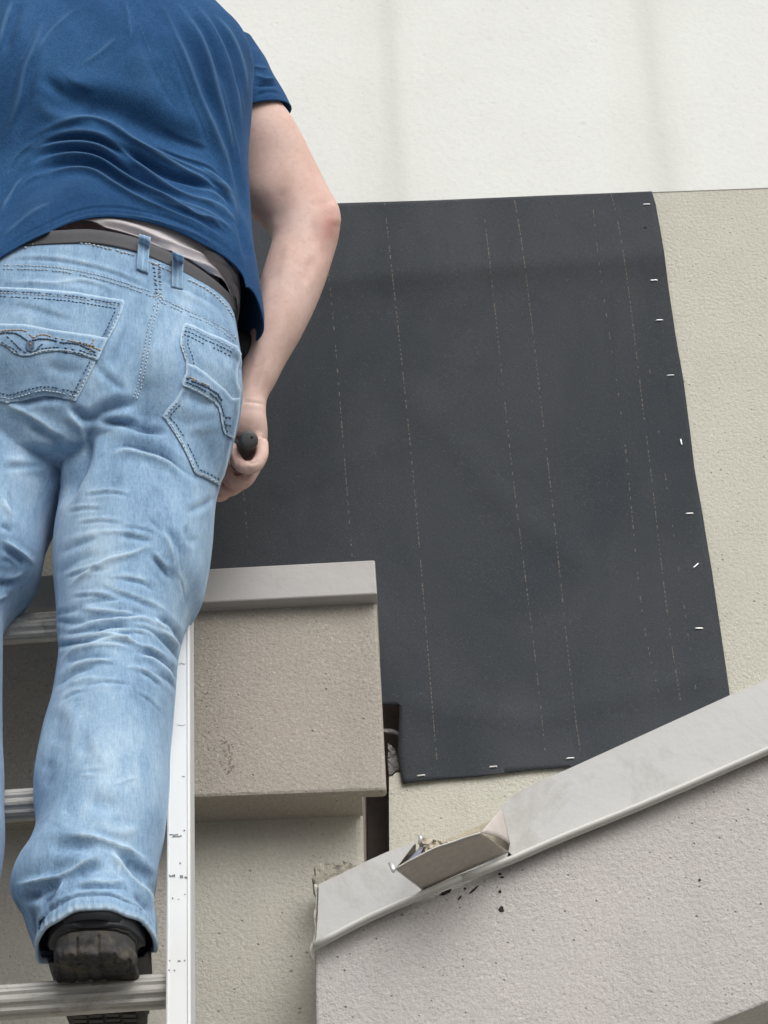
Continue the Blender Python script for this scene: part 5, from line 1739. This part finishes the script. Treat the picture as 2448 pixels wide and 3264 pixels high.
def boot(cx, heel_px_y, Yh, yaw, label=None):
    """heel centre back at given pixel; x across, y forward, z up"""
    o_ = P(cx, heel_px_y, Yh)
    grp = bpy.data.objects.new('boot', None)
    COL.objects.link(grp)
    grp.parent = root
    grp.location = Vector(o_ - wloc(root))
    grp.empty_display_size = 0.05
    c_, s_ = math.cos(yaw), math.sin(yaw)
    R = np.array([[c_, -s_, 0], [s_, c_, 0], [0, 0, 1]])
    tr = lambda V: np.asarray(V) @ R.T + o_

    def outline(y, L=0.30):
        # half widths of the sole along its length
        ys = [0, .006, .018, .04, .075, .12, .17, .215, .25, .28, .296, .30]
        ws_ = [.004, .026, .040, .047, .046, .038, .044, .050, .048, .036, .018, .003]
        return np.interp(y, ys, ws_)
    def extr(y0, y1, z0, z1, grow=0.0, n=40, rnd=0.003, nyr=6):
        ys = y0 + (y1 - y0) * (1 - np.cos(np.linspace(0, math.pi, n))) / 2
        left = [(-outline(y) - grow, y) for y in ys]
        right = [(outline(y) + grow, y) for y in ys[::-1]]
        pl = np.array(left + right)
        cm = pl.mean(0)
        levels = [(z0, 1 - rnd * 14), (z0 + rnd, 1.0), (z1 - rnd, 1.0), (z1, 1 - rnd * 8)]
        V = []
        for z, k in levels:
            q = cm + (pl - cm) * k
            V.append(np.c_[q, np.full(len(q), z)])
        V = np.vstack(V)
        m = len(pl)
        Fl = [tuple(range(m)), tuple(range(4 * m - 1, 3 * m - 1, -1))]
        for l in range(3):
            for j in range(m):
                k = (j + 1) % m
                Fl.append((l * m + j, l * m + k, (l + 1) * m + k, (l + 1) * m + j))
        return V, Fl
    sole_parts = [extr(0, 0.30, 0.0302, 0.042, 0.002, n=90), extr(0.10, 0.295, 0.016, 0.0305, 0.0)]
    rr = random.Random(int(abs(cx)))
    # tread lugs on heel and forefoot
    for (ya, yb, zb) in ((0.112, 0.285, 0.010),):
        y = ya
        while y < yb:
            w_ = outline(y + 0.006)
            for sx in (-0.82, -0.42, 0.0, 0.42):
                x0 = sx * w_
                x1 = x0 + 0.34 * w_
                V_, F_ = box(x0, x1, y, y + 0.009 + rr.uniform(-0.001, 0.001), zb + rr.uniform(0, 0.0015), zb + 0.0095)
                sole_parts.append((V_, F_))
            y += 0.0145
    V, Fl = join(sole_parts)
    so = fixn(mobj('sole', tr(V), Fl, M_sole, grp, False))
    bevel(so, 0.0012, 2)
    Vh_, Fh_ = remesh([extr(0.001, 0.082, 0.0, 0.031, 0.001, n=70)], 0.0016, 6)
    Nh_ = vnormals(Vh_, Fh_)
    dn = 0.0009 * smooth_noise(Vh_, 260, 4) + 0.0010 * smooth_noise(Vh_, 120, 8) + 0.0006 * smooth_noise(Vh_, 600, 3)
    low_ = sst(0.020 - Vh_[:, 2], 0.0, 0.010)
    Vh_ = Vh_ + Nh_ * (dn * (0.15 + 1.9 * low_))[:, None]
    gx = np.abs(((Vh_[:, 0] + 0.007) / 0.0165) % 1.0 - 0.5)
    gy = np.abs(((Vh_[:, 1] - 0.012) / 0.015) % 1.0 - 0.5)
    bottom = (Nh_[:, 2] < -0.5)
    Vh_[:, 2] += np.where(bottom, 0.0022 * np.exp(-((0.5 - gx) / 0.10) ** 2) + 0.0024 * np.exp(-((0.5 - gy) / 0.12) ** 2) * (Vh_[:, 1] > 0.015), 0)
    for sx_, zt in ((-0.017, 0.022), (0.008, 0.024)):
        m_ = np.exp(-((Vh_[:, 0] - sx_) / 0.0012) ** 2) * (Vh_[:, 1] < 0.03) * (Vh_[:, 2] < zt)
        Vh_[:, 1] += 0.004 * m_
    hl = mobj('heel', tr(Vh_), Fh_, M_sole, grp)
    # upper: sections along y
    secs = [(-0.001, .020, .080, .004), (.006, .034, .100, 0.0), (.020, .046, .120, 0), (.05, .056, .125, 0), (.085, .060, .125, 0), (.115, .061, .110, 0), (.15, .060, .092, 0), (.19, .058, .075, 0), (.23, .054, .066, 0), (.265, .040, .058, 0), (.288, .026, .048, 0), (.298, .012, .040, 0)]
    D = catmull([(y, w, h, 0) for y, w, h, _ in secs], 60)
    V = []
    nu = 48
    for y, w, h, _ in D:
        ph = np.linspace(0, 2 * np.pi, nu, endpoint=False)
        zc = 0.038
        z = zc + np.where(np.sin(ph) > 0, np.abs(np.sin(ph)) ** 0.75 * (h - zc), -np.abs(np.sin(ph)) * 0.006)
        V.append(np.c_[w * np.sign(np.cos(ph)) * np.abs(np.cos(ph)) ** 0.8, np.full(nu, y), z])
    V = np.vstack(V)
    Fl = [(i * nu + j, i * nu + (j + 1) % nu, (i + 1) * nu + (j + 1) % nu, (i + 1) * nu + j) for i in range(59) for j in range(nu)]
    Fl += [tuple(range(nu)), tuple(range(60 * nu - 1, 59 * nu - 1, -1))]
    up = fixn(mobj('upper', tuck(tr(V), jb2, 0.006, 0.08), Fl, M_leather, grp))
    # heel counter panel and shaft
    cp = []
    for z, k in ((0.040, 1.0), (0.060, 1.03), (0.082, 1.02), (0.086, 0.985)):
        ph = np.linspace(math.pi * 1.0, math.pi * 2.0, 40)
        cp.append(np.c_[0.0505 * k * np.cos(ph), 0.052 + 0.0585 * k * np.sin(ph), np.full(40, z)])
    G = np.array(cp)
    V = G.reshape(-1, 3)
    Fq = [(i * 40 + j, i * 40 + j + 1, (i + 1) * 40 + j + 1, (i + 1) * 40 + j) for i in range(3) for j in range(39)]
    hcn = mobj('heel_counter', tuck(tr(V), jb2, 0.004, 0.08), Fq, M_leather, grp)
    sm = hcn.modifiers.new('t', 'SOLIDIFY'); sm.thickness = 0.003; sm.offset = 0
    V, Fl = tube([(0, .055, .08), (0, .058, .11), (0, .060, .15)], [.046, .044, .044], 40)
    mobj('shaft', tuck(tr(V), jb2, 0.006, 0.08), Fl, M_leather, grp)
    return grp


boot(290, 3040, 2.662, math.radians(2))
boot(-280, 3058, 2.662, math.radians(6))

# ------------------------------------------------------------------ things carried
# black pouch at the front of the hip
q = P(772, 1118, 2.955)
V, Fl = remesh([ellipsoid(q, (0.021, 0.035, 0.030)), ellipsoid(q + np.array([-0.012, 0.0, -0.012]), (0.018, 0.034, 0.026)), ellipsoid(q + np.array([-0.015, 0, 0.02]), (0.018, 0.03, 0.02))], 0.002, 6)
tagged(mobj('belt_pouch', V, Fl, M_pouch, None, loc=q), 'black pouch on the belt, peeking out between shirt hem and forearm', 'pouch')

tool = empty('hammer_tacker', P(790, 1405, 2.92), 'dark grey round tool grip held in the fist beside the jeans', 'tool')
g0, g1 = P(793, 1402, 2.925), P(760, 1478, 3.11)
ax = (g1 - g0) / np.linalg.norm(g1 - g0)
n_ = 30
pts_, rad_ = [], []
for i in range(n_):
    t = i / (n_ - 1)
    pts_.append(g0 + (g1 - g0) * t)
    rad_.append(0.0136 + 0.0006 * math.sin(t * 40) - 0.002 * t)
e0 = [(g0 - ax * 0.004, 0.009), (g0 - ax * 0.003, 0.0115)]
V, Fl = tube([e[0] for e in e0] + pts_, [e[1] for e in e0] + rad_, 24)
mobj('grip', V, Fl, M_grip, tool)
V, Fl = ellipsoid(g0 - ax * 0.004 + np.array([0.004, 0, 0.004]), (0.003, 0.002, 0.003), n=12)
mobj('hang_hole', V, Fl, M_pouch, tool)
V, Fl = tube([g1 - ax * 0.01, g1 + ax * 0.09], [0.009, 0.008], 12)
mobj('shank', V, Fl, M_steel, tool)
h0 = P(640, 1570, 3.20)
V, Fl = box(h0[0] - 0.012, h0[0] + 0.012, h0[1] - 0.045, h0[1] + 0.03, h0[2] - 0.018, h0[2] + 0.018)
bevel(fixn(mobj('tacker_head', V, Fl, M_steel, tool, False)), 0.003)
